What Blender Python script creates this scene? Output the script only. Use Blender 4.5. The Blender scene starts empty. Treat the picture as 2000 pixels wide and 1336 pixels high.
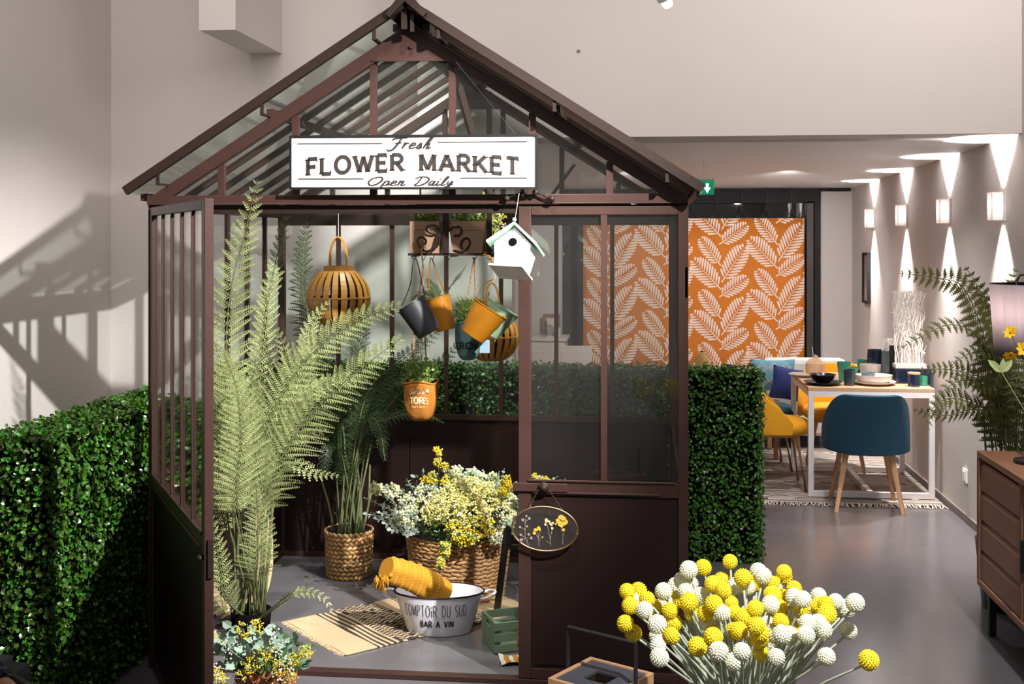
import bpy, bmesh, math, random
from mathutils import Vector, Matrix, Euler
random.seed(7)
R = random.random
def U(a, b): return a + (b - a) * random.random()
V = Vector
PI = math.pi

# ------------------------------------------------------------------ camera, world, lights, exposure
FPX, HOR, CAMH, YAW = 2300.0, 470.0, 1.72, math.radians(6.3)
SC = bpy.context.scene
COL = SC.collection
cam_data = bpy.data.cameras.new('camera')
cam = bpy.data.objects.new('camera', cam_data)
COL.objects.link(cam)
cam.location = (0, 0, CAMH)
cam.rotation_euler = (PI / 2, 0, YAW)
cam_data.sensor_width = 36
cam_data.lens = FPX / 2000 * 36
cam_data.shift_y = -(668 - HOR) / 2000
cam_data.clip_start = 0.05
SC.camera = cam
SC.view_settings.view_transform = 'Standard'
SC.view_settings.look = 'None'
SC.view_settings.gamma = 1
SC.view_settings.use_curve_mapping = False
SC.view_settings.exposure = 0.0

world = bpy.data.worlds.new('world')
SC.world = world
world.use_nodes = True
world.node_tree.nodes['Background'].inputs[0].default_value = (1.0, 0.93, 0.88, 1)
world.node_tree.nodes['Background'].inputs[1].default_value = 0.29

def column_light(loc, up, power, size, spread):
    d = bpy.data.lights.new('sconce_light', 'AREA')
    d.shape = 'DISK'; d.size = size; d.energy = power; d.spread = math.radians(spread); d.color = (1, .93, .88)
    o = bpy.data.objects.new('sconce_light', d); COL.objects.link(o); o.location = loc
    o.rotation_euler = (PI if up > 0 else 0, 0, 0)
    return o
def spot(loc, aim, power, cone, blend=.5, size=.05, color=(1, .92, .84)):
    d = bpy.data.lights.new('spot_light', 'SPOT')
    d.energy = power; d.spot_size = math.radians(cone); d.spot_blend = blend
    d.shadow_soft_size = size; d.color = color
    o = bpy.data.objects.new('spot_light', d)
    COL.objects.link(o)
    o.location = loc
    o.rotation_euler = (V(aim) - V(loc)).to_track_quat('-Z', 'Y').to_euler()
    return o
WARM = (1, .945, .90)
COOLW = (1, .97, .95)
# track spots of the shop (ceiling of the tall hall, above the frame)
spot((1.5, 2.3, 3.4), (-2.15, 5.2, .6), 2700, 42, .75, .03, COOLW)        # key: across the greenhouse to the side wall
spot((-0.55, 3.2, 3.9), (-0.85, 5.3, 0.3), 350, 34, .6, .03, WARM)        # through the open door onto basket and tub
spot((-0.75, 5.2, 3.8), (-0.95, 5.6, 0.2), 520, 40, .6, .03, WARM)        # down through the glass roof
spot((0.15, 1.9, 3.3), (-0.30, 4.45, 1.62), 120, 12, .8, .03, COOLW)      # onto the birdhouse and sign
spot((1.0, 1.2, 3.2), (0.45, 2.55, 0.85), 620, 30, .6, .04, COOLW)        # onto the ball flowers
spot((1.7, 4.3, 3.8), (1.2, 6.4, 2.7), 260, 130, 1, .5, WARM)             # washes on the upper wall
spot((-0.2, 3.2, 3.8), (-0.5, 6.4, 2.6), 62, 120, 1, .8, WARM)
spot((-1.9, 3.6, 3.8), (-2.4, 6.66, 2.2), 165, 130, 1, .8, WARM)
spot((-1.6, 4.9, 3.8), (-1.2, 6.66, 1.5), 900, 34, 1, .1, COOLW)          # wash on the back wall
spot((1.3, 2.2, 3.5), (1.2, 4.9, 0.0), 520, 50, .8, .1, COOLW)            # onto the polished floor
for x_ in (-.1, 1.1): spot((x_, 9.0, 2.2), (x_ + .1, 11.3, 1.0), 105, 95, 1, .06, COOLW)   # added fill spots that brighten the alcove, no fixture there
for y_ in (7.4, 9.4): spot((1.0, y_, 2.24), (1.25, y_, 0.0), 80, 130, 1, .06, COOLW)  # further added fill spots, brightening the table end of the alcove
# ------------------------------------------------------------------ pixel -> place helpers (calibrated to the room)
CY, SY = math.cos(YAW), math.sin(YAW)
def W(px, py, d):
    a = (px - 1000) / FPX
    return V((d * (-SY + CY * a), d * (CY + SY * a), CAMH - (py - HOR) / FPX * d))
def WY(px, py, y): return W(px, py, y / (CY + SY * (px - 1000) / FPX))
def WX(px, py, x): return W(px, py, x / (-SY + CY * (px - 1000) / FPX))
def G(px, py): return W(px, py, FPX * CAMH / (py - HOR))

# ------------------------------------------------------------------ materials
def lin(c):
    o = []
    for x in c[:3]:
        x /= 255.0
        o.append(x / 12.92 if x <= .04045 else ((x + .055) / 1.055) ** 2.4)
    return (*o, 1)
def mat(name, rgb, rough=.5, metal=0, var=0, scale=12, stretch=(1, 1, 1), bump=0, bscale=60, island=0, spec=.5, emit=0, trans=0, hue=0, coat=0):
    m = bpy.data.materials.new(name); m.use_nodes = True
    nt = m.node_tree; n = nt.nodes; L = nt.links
    b = n['Principled BSDF']
    b.inputs['Base Color'].default_value = lin(rgb)
    b.inputs['Roughness'].default_value = rough
    b.inputs['Metallic'].default_value = metal
    b.inputs['Specular IOR Level'].default_value = spec
    if coat: b.inputs['Coat Weight'].default_value = coat
    if emit:
        b.inputs['Emission Color'].default_value = lin(rgb)
        b.inputs['Emission Strength'].default_value = emit
    tc = n.new('ShaderNodeTexCoord'); mp = n.new('ShaderNodeMapping')
    L.new(tc.outputs['Object'], mp.inputs[0]); mp.inputs['Scale'].default_value = stretch
    last = None
    if var or island or hue:
        hs = n.new('ShaderNodeHueSaturation'); hs.inputs['Color'].default_value = lin(rgb)
        val = n.new('ShaderNodeMath'); val.operation = 'ADD'; val.inputs[0].default_value = 1; val.inputs[1].default_value = 0
        if var:
            nz = n.new('ShaderNodeTexNoise'); nz.inputs['Scale'].default_value = scale; nz.inputs['Detail'].default_value = 5
            L.new(mp.outputs[0], nz.inputs['Vector'])
            mm = n.new('ShaderNodeMath'); mm.operation = 'MULTIPLY_ADD'; mm.inputs[1].default_value = var * 4; mm.inputs[2].default_value = 1 - var * 2
            L.new(nz.outputs[0], mm.inputs[0]); L.new(mm.outputs[0], val.inputs[0])
        if island or hue:
            g = n.new('ShaderNodeNewGeometry')
            if island:
                mm = n.new('ShaderNodeMath'); mm.operation = 'MULTIPLY_ADD'; mm.inputs[1].default_value = island * 2; mm.inputs[2].default_value = -island
                L.new(g.outputs['Random Per Island'], mm.inputs[0]); L.new(mm.outputs[0], val.inputs[1])
            if hue:
                m2 = n.new('ShaderNodeMath'); m2.operation = 'MULTIPLY_ADD'; m2.inputs[1].default_value = hue * 2; m2.inputs[2].default_value = .5 - hue
                L.new(g.outputs['Random Per Island'], m2.inputs[0]); L.new(m2.outputs[0], hs.inputs['Hue'])
        L.new(val.outputs[0], hs.inputs['Value']); L.new(hs.outputs[0], b.inputs['Base Color'])
    if bump:
        nz = n.new('ShaderNodeTexNoise'); nz.inputs['Scale'].default_value = bscale; nz.inputs['Detail'].default_value = 3
        L.new(mp.outputs[0], nz.inputs['Vector'])
        bp = n.new('ShaderNodeBump'); bp.inputs['Strength'].default_value = bump; bp.inputs['Distance'].default_value = .01
        L.new(nz.outputs[0], bp.inputs['Height']); L.new(bp.outputs[0], b.inputs['Normal'])
    if trans:
        t = n.new('ShaderNodeBsdfTranslucent'); mx = n.new('ShaderNodeMixShader'); mx.inputs[0].default_value = trans
        out = n['Material Output']
        if b.inputs['Base Color'].links: L.new(b.inputs['Base Color'].links[0].from_socket, t.inputs[0])
        else: t.inputs[0].default_value = lin(rgb)
        L.new(b.outputs[0], mx.inputs[1]); L.new(t.outputs[0], mx.inputs[2]); L.new(mx.outputs[0], out.inputs[0])
    return m
def glass_mat(name, tint=(235, 240, 236), haze=.02, rough=.03, refl=1.0, hazecol=(200, 195, 190)):
    m = bpy.data.materials.new(name); m.use_nodes = True
    nt = m.node_tree; n = nt.nodes; L = nt.links
    n.remove(n['Principled BSDF'])
    tr = n.new('ShaderNodeBsdfTransparent'); tr.inputs[0].default_value = lin(tint)
    df = n.new('ShaderNodeBsdfDiffuse'); df.inputs[0].default_value = lin(hazecol)
    gl = n.new('ShaderNodeBsdfGlossy'); gl.inputs['Roughness'].default_value = rough
    fr = n.new('ShaderNodeFresnel'); ge = n.new('ShaderNodeNewGeometry')
    io = n.new('ShaderNodeMath'); io.operation = 'MULTIPLY_ADD'; io.inputs[1].default_value = 1 / 1.5 - 1.5; io.inputs[2].default_value = 1.5
    L.new(ge.outputs['Backfacing'], io.inputs[0]); L.new(io.outputs[0], fr.inputs[0])
    mu = n.new('ShaderNodeMath'); mu.operation = 'MULTIPLY'; mu.inputs[1].default_value = refl
    L.new(fr.outputs[0], mu.inputs[0])
    a = n.new('ShaderNodeMixShader'); b = n.new('ShaderNodeMixShader')
    nz = n.new('ShaderNodeTexNoise'); nz.inputs['Scale'].default_value = 3.0; nz.inputs['Detail'].default_value = 4
    tc = n.new('ShaderNodeTexCoord'); L.new(tc.outputs['Object'], nz.inputs['Vector'])
    mh = n.new('ShaderNodeMath'); mh.operation = 'MULTIPLY'; mh.inputs[1].default_value = haze * 2
    L.new(nz.outputs[0], mh.inputs[0]); L.new(mh.outputs[0], a.inputs[0])
    L.new(tr.outputs[0], a.inputs[1]); L.new(df.outputs[0], a.inputs[2])
    L.new(mu.outputs[0], b.inputs[0]); L.new(a.outputs[0], b.inputs[1]); L.new(gl.outputs[0], b.inputs[2])
    L.new(b.outputs[0], n['Material Output'].inputs[0])
    return m
M = {}
M['wall'] = mat('wall_paint', (204, 196, 192), .8, var=.02, scale=2, bump=.04, bscale=120)
M['ceiling'] = mat('soffit_paint', (228, 229, 233), .5, var=.02, scale=2)
M['floor'] = mat('polished_concrete', (98, 95, 98), .2, var=.06, scale=2.5, bump=.03, bscale=25, spec=.5)
M['base'] = mat('baseboard_paint', (120, 112, 106), .6, var=.03)
M['brown'] = mat('brown_metal', (57, 38, 33), .42, .0, spec=.3, var=.07, scale=14, bump=.05, bscale=90)
M['brown_d'] = mat('dark_brown_metal', (38, 26, 23), .5, .0, spec=.25, var=.07, scale=14, bump=.05, bscale=90)
M['panel'] = mat('brown_sheet', (34, 21, 19), .5, .0, spec=.2, var=.06, scale=6, bump=.03, bscale=40)
M['glass'] = glass_mat('pane_glass', (250, 252, 251), .003)
M['roofglass'] = glass_mat('roof_glass', (236, 242, 239), .012)
M['doorglass'] = glass_mat('door_glass', (250, 251, 250), .006)
M['hedge'] = mat('boxwood_leaf', (62, 100, 28), .32, island=.55, hue=.035, spec=.6, trans=.15)
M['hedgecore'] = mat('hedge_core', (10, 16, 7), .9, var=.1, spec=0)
M['fern'] = mat('fern_green', (140, 149, 98), .38, island=.32, hue=.012, trans=.12, spec=.6)
M['fern_shade'] = mat('fern_shaded_green', (58, 76, 44), .42, island=.22, hue=.01, trans=.2)  # shaded copy of the fern green; the shade is put into the colour
M['fern_o'] = mat('fern_olive', (98, 104, 54), .45, island=.22, trans=.2)
M['stem'] = mat('stem_green', (92, 98, 62), .5, var=.08)
M['white'] = mat('white_paint', (240, 238, 236), .45, var=.01)
M['whitemetal'] = mat('white_metal', (226, 222, 224), .35, var=.01)
M['enamel'] = mat('white_enamel', (226, 226, 234), .2, var=.01, coat=.4)
M['black'] = mat('black_metal', (20, 19, 20), .4, var=.05)
M['ink'] = mat('black_ink', (28, 22, 20), .7, var=.15, scale=60)
M['inkgold'] = mat('sign_gold_edge', (150, 125, 95), .7, var=.1)
M['signwhite'] = mat('sign_board', (214, 207, 202), .6, var=.015, scale=6)
M['bamboo'] = mat('bamboo_slat', (172, 120, 50), .45, var=.09, scale=16, stretch=(1, 1, .3))
M['wicker'] = mat('wicker_strand', (180, 138, 92), .6, island=.22, var=.1, scale=40, bump=.3, bscale=160)
M['seagrass'] = mat('seagrass_braid', (184, 142, 92), .55, island=.3, var=.1, scale=60)
M['mustard'] = mat('mustard_cloth', (176, 120, 12), .85, var=.05, scale=40, bump=.25, bscale=240)
M['creamthread'] = mat('cream_thread', (228, 190, 90), .9, var=.05)
M['yellowmetal'] = mat('mustard_painted_metal', (146, 92, 12), .4, var=.04, scale=20)
M['greymetal'] = mat('charcoal_painted_metal', (34, 34, 40), .45, var=.06)
M['greenmetal'] = mat('sage_painted_metal', (126, 152, 124), .45, var=.04)
M['teal_cloth'] = mat('deep_teal_fabric', (6, 58, 80), .9, var=.06, scale=60, bump=.3, bscale=300)
M['yellow_cloth'] = mat('mustard_velvet', (224, 158, 20), .85, var=.05, scale=50, bump=.2, bscale=280)
M['beech'] = mat('beech_leg', (196, 152, 112), .5, var=.07, scale=14, stretch=(1, 1, .12))
M['palewood'] = mat('pale_bentwood', (206, 176, 138), .5, var=.07, scale=14, stretch=(1, 1, .2))
M['tabletop'] = mat('oak_tabletop', (196, 158, 122), .5, var=.08, scale=10, stretch=(.15, 1, 1))
M['acacia'] = mat('acacia_wood', (150, 106, 82), .42, var=.16, scale=9, stretch=(1, .12, 1), bump=.08, bscale=40)
M['acacia_v'] = mat('acacia_wood_dark', (128, 88, 66), .45, var=.16, scale=9, stretch=(1, .12, 1.2), bump=.08, bscale=40)
M['birdgreen'] = mat('bird_roof_mint', (150, 186, 160), .5, var=.03)
M['birdwhite'] = mat('birdhouse_white', (242, 240, 240), .55, var=.01)
M['dark'] = mat('near_black', (14, 12, 12), .9, var=.05, spec=0)  # near-black; puts the shade of birdhouse hole and drawer gaps into colour
M['gold'] = mat('brass', (186, 152, 112), .38, 1, var=.05)
M['string'] = mat('pale_string', (190, 180, 165), .8, var=.05)
M['rope'] = mat('jute_rope', (136, 100, 66), .85, island=.2, var=.1, scale=80)
M['cratepaint'] = mat('sage_crate_paint', (112, 136, 108), .65, var=.1, scale=18, bump=.1, bscale=60)
M['cream'] = mat('cream_flower', (248, 246, 206), .7, island=.12, trans=.2)
M['paleyellow'] = mat('pale_yellow_flower', (246, 234, 150), .7, island=.14, trans=.2)
M['yellowfl'] = mat('yellow_flower', (228, 200, 34), .7, island=.16, trans=.2)
M['greenfl'] = mat('lime_bud', (196, 202, 118), .7, island=.2, trans=.2)
M['craspy'] = mat('craspedia_yellow', (250, 224, 44), .75, island=.12, bump=.2, bscale=200)
M['craspw'] = mat('craspedia_white', (248, 248, 222), .75, island=.08, bump=.2, bscale=200)
M['sagestem'] = mat('sage_stem', (182, 190, 168), .6, var=.08)
M['euca'] = mat('eucalyptus_leaf', (140, 164, 146), .5, island=.2, hue=.015, trans=.15)
M['eucag'] = mat('eucalyptus_grey', (150, 162, 150), .6, island=.2, trans=.15)
M['leafg'] = mat('leaf_green', (74, 108, 46), .5, island=.3, hue=.02, trans=.2)
M['herb'] = mat('herb_green', (136, 160, 84), .5, island=.3, hue=.02, trans=.25)
M['kraft'] = mat('kraft_paper', (168, 108, 72), .7, var=.06, bump=.1, bscale=40)
M['clayplanter'] = mat('planter_beige', (146, 112, 88), .7, var=.08, scale=14, bump=.1)
M['tealbag'] = mat('teal_canvas', (74, 112, 112), .85, var=.06, bump=.2, bscale=200)
M['ochrebag'] = mat('ochre_canvas', (146, 90, 14), .85, var=.07, bump=.25, bscale=160)
M['bluecard'] = mat('pale_blue_card', (132, 156, 176), .6, var=.03)
M['curtain'] = mat('orange_fabric', (190, 108, 24), .85, var=.03, scale=90, bump=.1, bscale=400)
M['print'] = mat('white_print', (226, 204, 190), .85, var=.02)
M['jute'] = mat('jute_rug', (188, 164, 128), .95, var=.06, scale=90, bump=.5, bscale=300)
M['juteblack'] = mat('black_rug_yarn', (46, 42, 40), .95, var=.1, scale=90, bump=.4, bscale=300)
M['greyrug'] = mat('grey_brown_rug', (152, 141, 134), .95, var=.18, scale=5, stretch=(1, 3, 1), bump=.4, bscale=200)
M['fringe'] = mat('pale_fringe', (206, 194, 180), .95, var=.08)
M['sofa'] = mat('white_linen', (214, 208, 204), .9, var=.03, bump=.1, bscale=200)
M['bluepat'] = mat('blue_cushion', (96, 150, 172), .85, var=.06, bump=.15, bscale=200)
M['navypat'] = mat('navy_cushion', (30, 46, 104), .85, var=.06, bump=.15, bscale=200)
M['beigecush'] = mat('beige_cushion', (196, 160, 98), .9, var=.06, bump=.15, bscale=200)
M['ceramicblack'] = mat('black_stoneware', (24, 24, 26), .25, var=.06)
M['ceramicwhite'] = mat('speckled_white_stoneware', (212, 202, 194), .3, var=.03, scale=120)
M['coral'] = mat('white_resin', (248, 244, 240), .6, var=.02)
M['greenglass'] = mat('green_glass', (52, 138, 112), .12, var=.08, scale=40, bump=.3, bscale=80, coat=.4)
M['darkglass'] = mat('smoke_blue_glass', (44, 58, 66), .1, var=.12, scale=40, bump=.3, bscale=80, coat=.4)
M['blueglass'] = mat('grey_blue_glass', (98, 122, 138), .12, var=.12, scale=30, bump=.3, bscale=80, coat=.4)
M['navyglass'] = mat('navy_glass', (22, 34, 56), .12, var=.1, scale=30, coat=.4)
M['mottled'] = mat('mottled_grey_glass', (106, 124, 128), .25, var=.25, scale=26, coat=.3)
M['clearglass'] = glass_mat('clear_glass', (220, 226, 228), .05)
M['coconut'] = mat('coconut_flesh', (224, 186, 150), .7, var=.05)
M['shade'] = mat('lamp_shade_fabric', (150, 142, 146), .9, var=.12, scale=50, stretch=(1, 1, .02), trans=.75)
M['bulb'] = mat('lamp_bulb', (255, 236, 214), .5, emit=14)
M['sconce'] = mat('sconce_frosted', (236, 230, 230), .5, trans=.55)
M['lampon'] = mat('lit_lens', (255, 246, 236), .5, emit=40)
M['exitgreen'] = mat('exit_green', (20, 150, 110), .4, emit=.5)
M['exitwhite'] = mat('exit_white', (210, 255, 240), .4, emit=2.5)
M['night'] = mat('night_backdrop', (10, 10, 12), .9)
M['frameblack'] = mat('black_aluminium', (20, 19, 21), .6, var=.05, spec=.15)
M['framegrey'] = mat('grey_aluminium', (70, 66, 65), .5, .2, var=.05, spec=.2)
M['winglass'] = glass_mat('shop_window_glass', (120, 122, 126), .02, .02, 1.6)
M['cabwhite'] = mat('white_cabinet_paint', (214, 200, 192), .6, var=.03)
M['cosmos'] = mat('cosmos_petal', (246, 200, 24), .6, island=.08, trans=.3)
M['lamplitleaf'] = mat('pale_backlit_leaf', (176, 190, 134), .5, trans=.3, var=.04)  # lamp light falling on the leaf is put into this pale green
M['slate'] = mat('charcoal_top', (66, 68, 78), .5, var=.08, scale=10)
M['knit'] = mat('grey_print', (70, 70, 72), .8, var=.1)
M['leather'] = mat('brown_leather', (120, 82, 62), .5, var=.1)
M['petal_w'] = mat('pressed_white_petal', (140, 126, 114), .8, var=.06)
M['petal_y'] = mat('pressed_yellow_petal', (206, 164, 56), .8, var=.08)
M['petal_c'] = mat('pressed_cream_petal', (206, 186, 136), .8, var=.06)
M['printwhite'] = mat('white_lettering', (222, 190, 150), .8, var=.08)
M['ovalglass'] = glass_mat('oval_frame_glass', (222, 216, 210), .03)

# ------------------------------------------------------------------ mesh builder
def frame_of(t, up=V((0, 0, 1))):
    t = V(t).normalized()
    if abs(t.dot(up)) > .97: up = V((0, 1, 0)) if abs(t.y) < .9 else V((1, 0, 0))
    s = t.cross(up).normalized()
    return t, s, s.cross(t).normalized()
ICO = None
def ico():
    global ICO
    if ICO is None:
        g = (1 + 5 ** .5) / 2
        v = [(-1, g, 0), (1, g, 0), (-1, -g, 0), (1, -g, 0), (0, -1, g), (0, 1, g), (0, -1, -g), (0, 1, -g), (g, 0, -1), (g, 0, 1), (-g, 0, -1), (-g, 0, 1)]
        f = [(0, 11, 5), (0, 5, 1), (0, 1, 7), (0, 7, 10), (0, 10, 11), (1, 5, 9), (5, 11, 4), (11, 10, 2), (10, 7, 6), (7, 1, 8), (3, 9, 4), (3, 4, 2), (3, 2, 6), (3, 6, 8), (3, 8, 9), (4, 9, 5), (2, 4, 11), (6, 2, 10), (8, 6, 7), (9, 8, 1)]
        ICO = ([V(x).normalized() for x in v], f)
    return ICO
OCT = ([V((1, 0, 0)), V((-1, 0, 0)), V((0, 1, 0)), V((0, -1, 0)), V((0, 0, 1)), V((0, 0, -1))],
       [(0, 2, 4), (2, 1, 4), (1, 3, 4), (3, 0, 4), (2, 0, 5), (1, 2, 5), (3, 1, 5), (0, 3, 5)])
class MB:
    def __init__(s): s.v = []; s.f = []; s.m = []
    def add(s, vs, fs, mi=0):
        o = len(s.v); s.v.extend(V(x) for x in vs)
        s.f.extend(tuple(i + o for i in f) for f in fs); s.m.extend([mi] * len(fs)); return s
    def box(s, a, b, mi=0):
        x0, y0, z0 = a; x1, y1, z1 = b
        return s.add([(x0, y0, z0), (x1, y0, z0), (x1, y1, z0), (x0, y1, z0), (x0, y0, z1), (x1, y0, z1), (x1, y1, z1), (x0, y1, z1)],
                     [(0, 3, 2, 1), (4, 5, 6, 7), (0, 1, 5, 4), (1, 2, 6, 5), (2, 3, 7, 6), (3, 0, 4, 7)], mi)
    def bar(s, p, q, w, h=None, up=(0, 0, 1), mi=0, w2=None, h2=None):
        h = w if h is None else h; w2 = w if w2 is None else w2; h2 = h if h2 is None else h2
        p, q = V(p), V(q); t, a, b = frame_of(q - p, V(up))
        vs = [p + a * x * w / 2 + b * y * h / 2 for x, y in ((-1, -1), (1, -1), (1, 1), (-1, 1))] + [q + a * x * w2 / 2 + b * y * h2 / 2 for x, y in ((-1, -1), (1, -1), (1, 1), (-1, 1))]
        return s.add(vs, [(0, 1, 2, 3), (7, 6, 5, 4), (0, 4, 5, 1), (1, 5, 6, 2), (2, 6, 7, 3), (3, 7, 4, 0)], mi)
    def tube(s, pts, r, n=6, mi=0, closed=False, cap=True):
        pts = [V(p) for p in pts]; k = len(pts); o = len(s.v); prev = None
        for i, p in enumerate(pts):
            if closed: t = pts[(i + 1) % k] - pts[i - 1]
            else: t = pts[min(i + 1, k - 1)] - pts[max(i - 1, 0)]
            if t.length < 1e-9: t = V((0, 0, 1))
            t.normalize()
            if prev is None: _, a, b = frame_of(t)
            else:
                a = prev - t * prev.dot(t)
                a = a.normalized() if a.length > 1e-6 else frame_of(t)[1]
                b = a.cross(t) * -1
            prev = a
            rr = r[i] if isinstance(r, (list, tuple)) else r
            for j in range(n):
                an = 2 * PI * j / n
                s.v.append(p + a * math.cos(an) * rr + b * math.sin(an) * rr)
        rng = k if closed else k - 1
        for i in range(rng):
            i2 = (i + 1) % k
            for j in range(n):
                j2 = (j + 1) % n
                s.f.append((o + i * n + j, o + i * n + j2, o + i2 * n + j2, o + i2 * n + j)); s.m.append(mi)
        if cap and not closed:
            s.f.append(tuple(o + j for j in range(n))[::-1]); s.m.append(mi)
            s.f.append(tuple(o + (k - 1) * n + j for j in range(n))); s.m.append(mi)
        return s
    def lathe(s, prof, n=24, c=(0, 0, 0), sx=1, sy=1, mi=0, X=None):
        o = len(s.v); c = V(c); k = len(prof)
        for r, z in prof:
            for j in range(n):
                a = 2 * PI * j / n
                p = V((r * sx * math.cos(a), r * sy * math.sin(a), z))
                s.v.append((X @ p) if X else (p + c))
        for i in range(k - 1):
            for j in range(n):
                j2 = (j + 1) % n
                s.f.append((o + i * n + j, o + i * n + j2, o + (i + 1) * n + j2, o + (i + 1) * n + j)); s.m.append(mi)
        if prof[0][0] > 1e-5: s.f.append(tuple(o + j for j in range(n))[::-1]); s.m.append(mi)
        if prof[-1][0] > 1e-5: s.f.append(tuple(o + (k - 1) * n + j for j in range(n))); s.m.append(mi)
        return s
    def ball(s, c, r, mi=0, lo=False, sc=(1, 1, 1)):
        vs, fs = OCT if lo else ico()
        c = V(c)
        return s.add([c + V((v.x * sc[0], v.y * sc[1], v.z * sc[2])) * r for v in vs], fs, mi)
    def sphere(s, c, r, nu=16, nv=10, mi=0, sc=(1, 1, 1)):
        prof = [(max(math.sin(PI * i / nv), 1e-4) * r, -math.cos(PI * i / nv) * r * sc[2]) for i in range(nv + 1)]
        return s.lathe(prof, nu, c, sc[0], sc[1], mi)
    def grid(s, fn, nu, nv, closeu=False, mi=0):
        o = len(s.v); cu = nu if closeu else nu + 1
        for j in range(nv + 1):
            for i in range(cu): s.v.append(V(fn(i / nu, j / nv)))
        for j in range(nv):
            for i in range(nu):
                i2 = (i + 1) % cu
                s.f.append((o + j * cu + i, o + j * cu + i2, o + (j + 1) * cu + i2, o + (j + 1) * cu + i)); s.m.append(mi)
        return s
    def slab(s, poly, t, n, mi=0):
        n = V(n).normalized() * t; k = len(poly); p = [V(x) for x in poly]
        return s.add(p + [x + n for x in p], [tuple(range(k))[::-1], tuple(range(k, 2 * k))] + [(i, (i + 1) % k, k + (i + 1) % k, k + i) for i in range(k)], mi)
    def kite(s, b, t, sd, nrm=None, mi=0, at=.45):
        b, t, sd = V(b), V(t), V(sd); m = b.lerp(t, at)
        if nrm is not None: m = m + V(nrm)
        return s.add([b, m + sd, t, m - sd], [(0, 1, 2), (0, 2, 3)], mi)
    def leaf(s, b, dirv, nrm, ln, wd, mi=0, cup=.15):
        d = V(dirv).normalized(); sd = d.cross(V(nrm)); sd = sd.normalized() if sd.length > 1e-5 else frame_of(d)[1]
        n = sd.cross(d); b = V(b)
        q = lambda u, w, h: b + d * ln * u + sd * wd * w + n * ln * h
        return s.add([b, q(.3, .5, cup * .6), q(.7, .45, cup * .5), q(1, 0, -cup * .3), q(.7, -.45, cup * .5), q(.3, -.5, cup * .6), q(.5, 0, 0)],
                     [(0, 1, 6), (1, 2, 6), (2, 3, 6), (3, 4, 6), (4, 5, 6), (5, 0, 6)], mi)
    def xf(s, mtx): s.v = [mtx @ v for v in s.v]; return s
    def xfrom(s, i0, mtx):
        for i in range(i0, len(s.v)): s.v[i] = mtx @ s.v[i]
        return s

INV = {}
def thing(name, label, cat, loc=(0, 0, 0), rz=0, group=None, kind=None):
    o = bpy.data.objects.new(name, None); COL.objects.link(o)
    o.empty_display_size = .05
    o.location = loc; o.rotation_euler = (0, 0, rz)
    o['label'] = label; o['category'] = cat
    if group: o['group'] = group
    if kind: o['kind'] = kind
    INV[o.name] = (Matrix.Translation(V(loc)) @ Matrix.Rotation(rz, 4, 'Z')).inverted()
    return o
def build(mb, name, m, parent=None, smooth=False, bevel=0, solid=0, sub=0, label=None, cat=None, group=None, kind=None, loc=None, local=False, autos=None):
    me = bpy.data.meshes.new(name)
    if parent is not None:
        inv = INV[parent.name]
        vs = mb.v if local else [inv @ v for v in mb.v]
    elif loc is not None:
        l = V(loc); vs = [v - l for v in mb.v]; inv = Matrix.Translation(l).inverted()
    else:
        vs = mb.v; inv = Matrix.Identity(4)
    me.from_pydata([tuple(v) for v in vs], [], mb.f)
    ms = m if isinstance(m, (list, tuple)) else [m]
    for x in ms: me.materials.append(M[x])
    if len(ms) > 1: me.polygons.foreach_set('material_index', mb.m)
    if smooth: me.polygons.foreach_set('use_smooth', [True] * len(me.polygons))
    me.update()
    o = bpy.data.objects.new(name, me); COL.objects.link(o)
    INV[o.name] = inv
    if parent is not None: o.parent = parent
    elif loc is not None: o.location = loc
    if bevel:
        b = o.modifiers.new('bevel', 'BEVEL'); b.width = bevel; b.segments = 2; b.limit_method = 'ANGLE'
    if solid:
        b = o.modifiers.new('solid', 'SOLIDIFY'); b.thickness = solid; b.offset = 0
    if sub:
        b = o.modifiers.new('sub', 'SUBSURF'); b.levels = sub; b.render_levels = sub
    if autos: 
        try: me.set_sharp_from_angle(angle=autos)
        except Exception: pass
    if label: o['label'] = label
    if cat: o['category'] = cat
    if group: o['group'] = group
    if kind: o['kind'] = kind
    return o
def struct(mb, name, m, parent=None, **k):
    o = build(mb, name, m, parent, **k)
    if parent is None: o['kind'] = 'structure'
    return o
def copy_tree(o, parent=None):
    c = o.copy(); COL.objects.link(c)
    if parent is not None: c.parent = parent
    INV[c.name] = INV.get(o.name, Matrix.Identity(4))
    for ch in list(o.children): copy_tree(ch, c)
    return c
def cat_rom(pts, n=8):
    pts = [V(p) for p in pts]
    if len(pts) < 3: return [pts[0].lerp(pts[-1], i / n) for i in range(n + 1)]
    out = []
    P = [pts[0] * 2 - pts[1]] + pts + [pts[-1] * 2 - pts[-2]]
    for i in range(1, len(P) - 2):
        a, b, c, d = P[i - 1], P[i], P[i + 1], P[i + 2]
        for k in range(n):
            t = k / n
            out.append(.5 * ((2 * b) + (c - a) * t + (2 * a - 5 * b + 4 * c - d) * t * t + (3 * b - a - 3 * c + d) * t ** 3))
    out.append(pts[-1]); return out
def resample(pts, n):
    L = [0]
    for a, b in zip(pts, pts[1:]): L.append(L[-1] + (b - a).length)
    out = []; j = 0
    for i in range(n):
        x = L[-1] * i / (n - 1)
        while j < len(pts) - 2 and L[j + 1] < x: j += 1
        t = (x - L[j]) / max(L[j + 1] - L[j], 1e-9)
        out.append(pts[j].lerp(pts[j + 1], min(max(t, 0), 1)))
    return out
def rodrigues(v, ax, a): return Matrix.Rotation(a, 3, ax) @ V(v)

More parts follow.
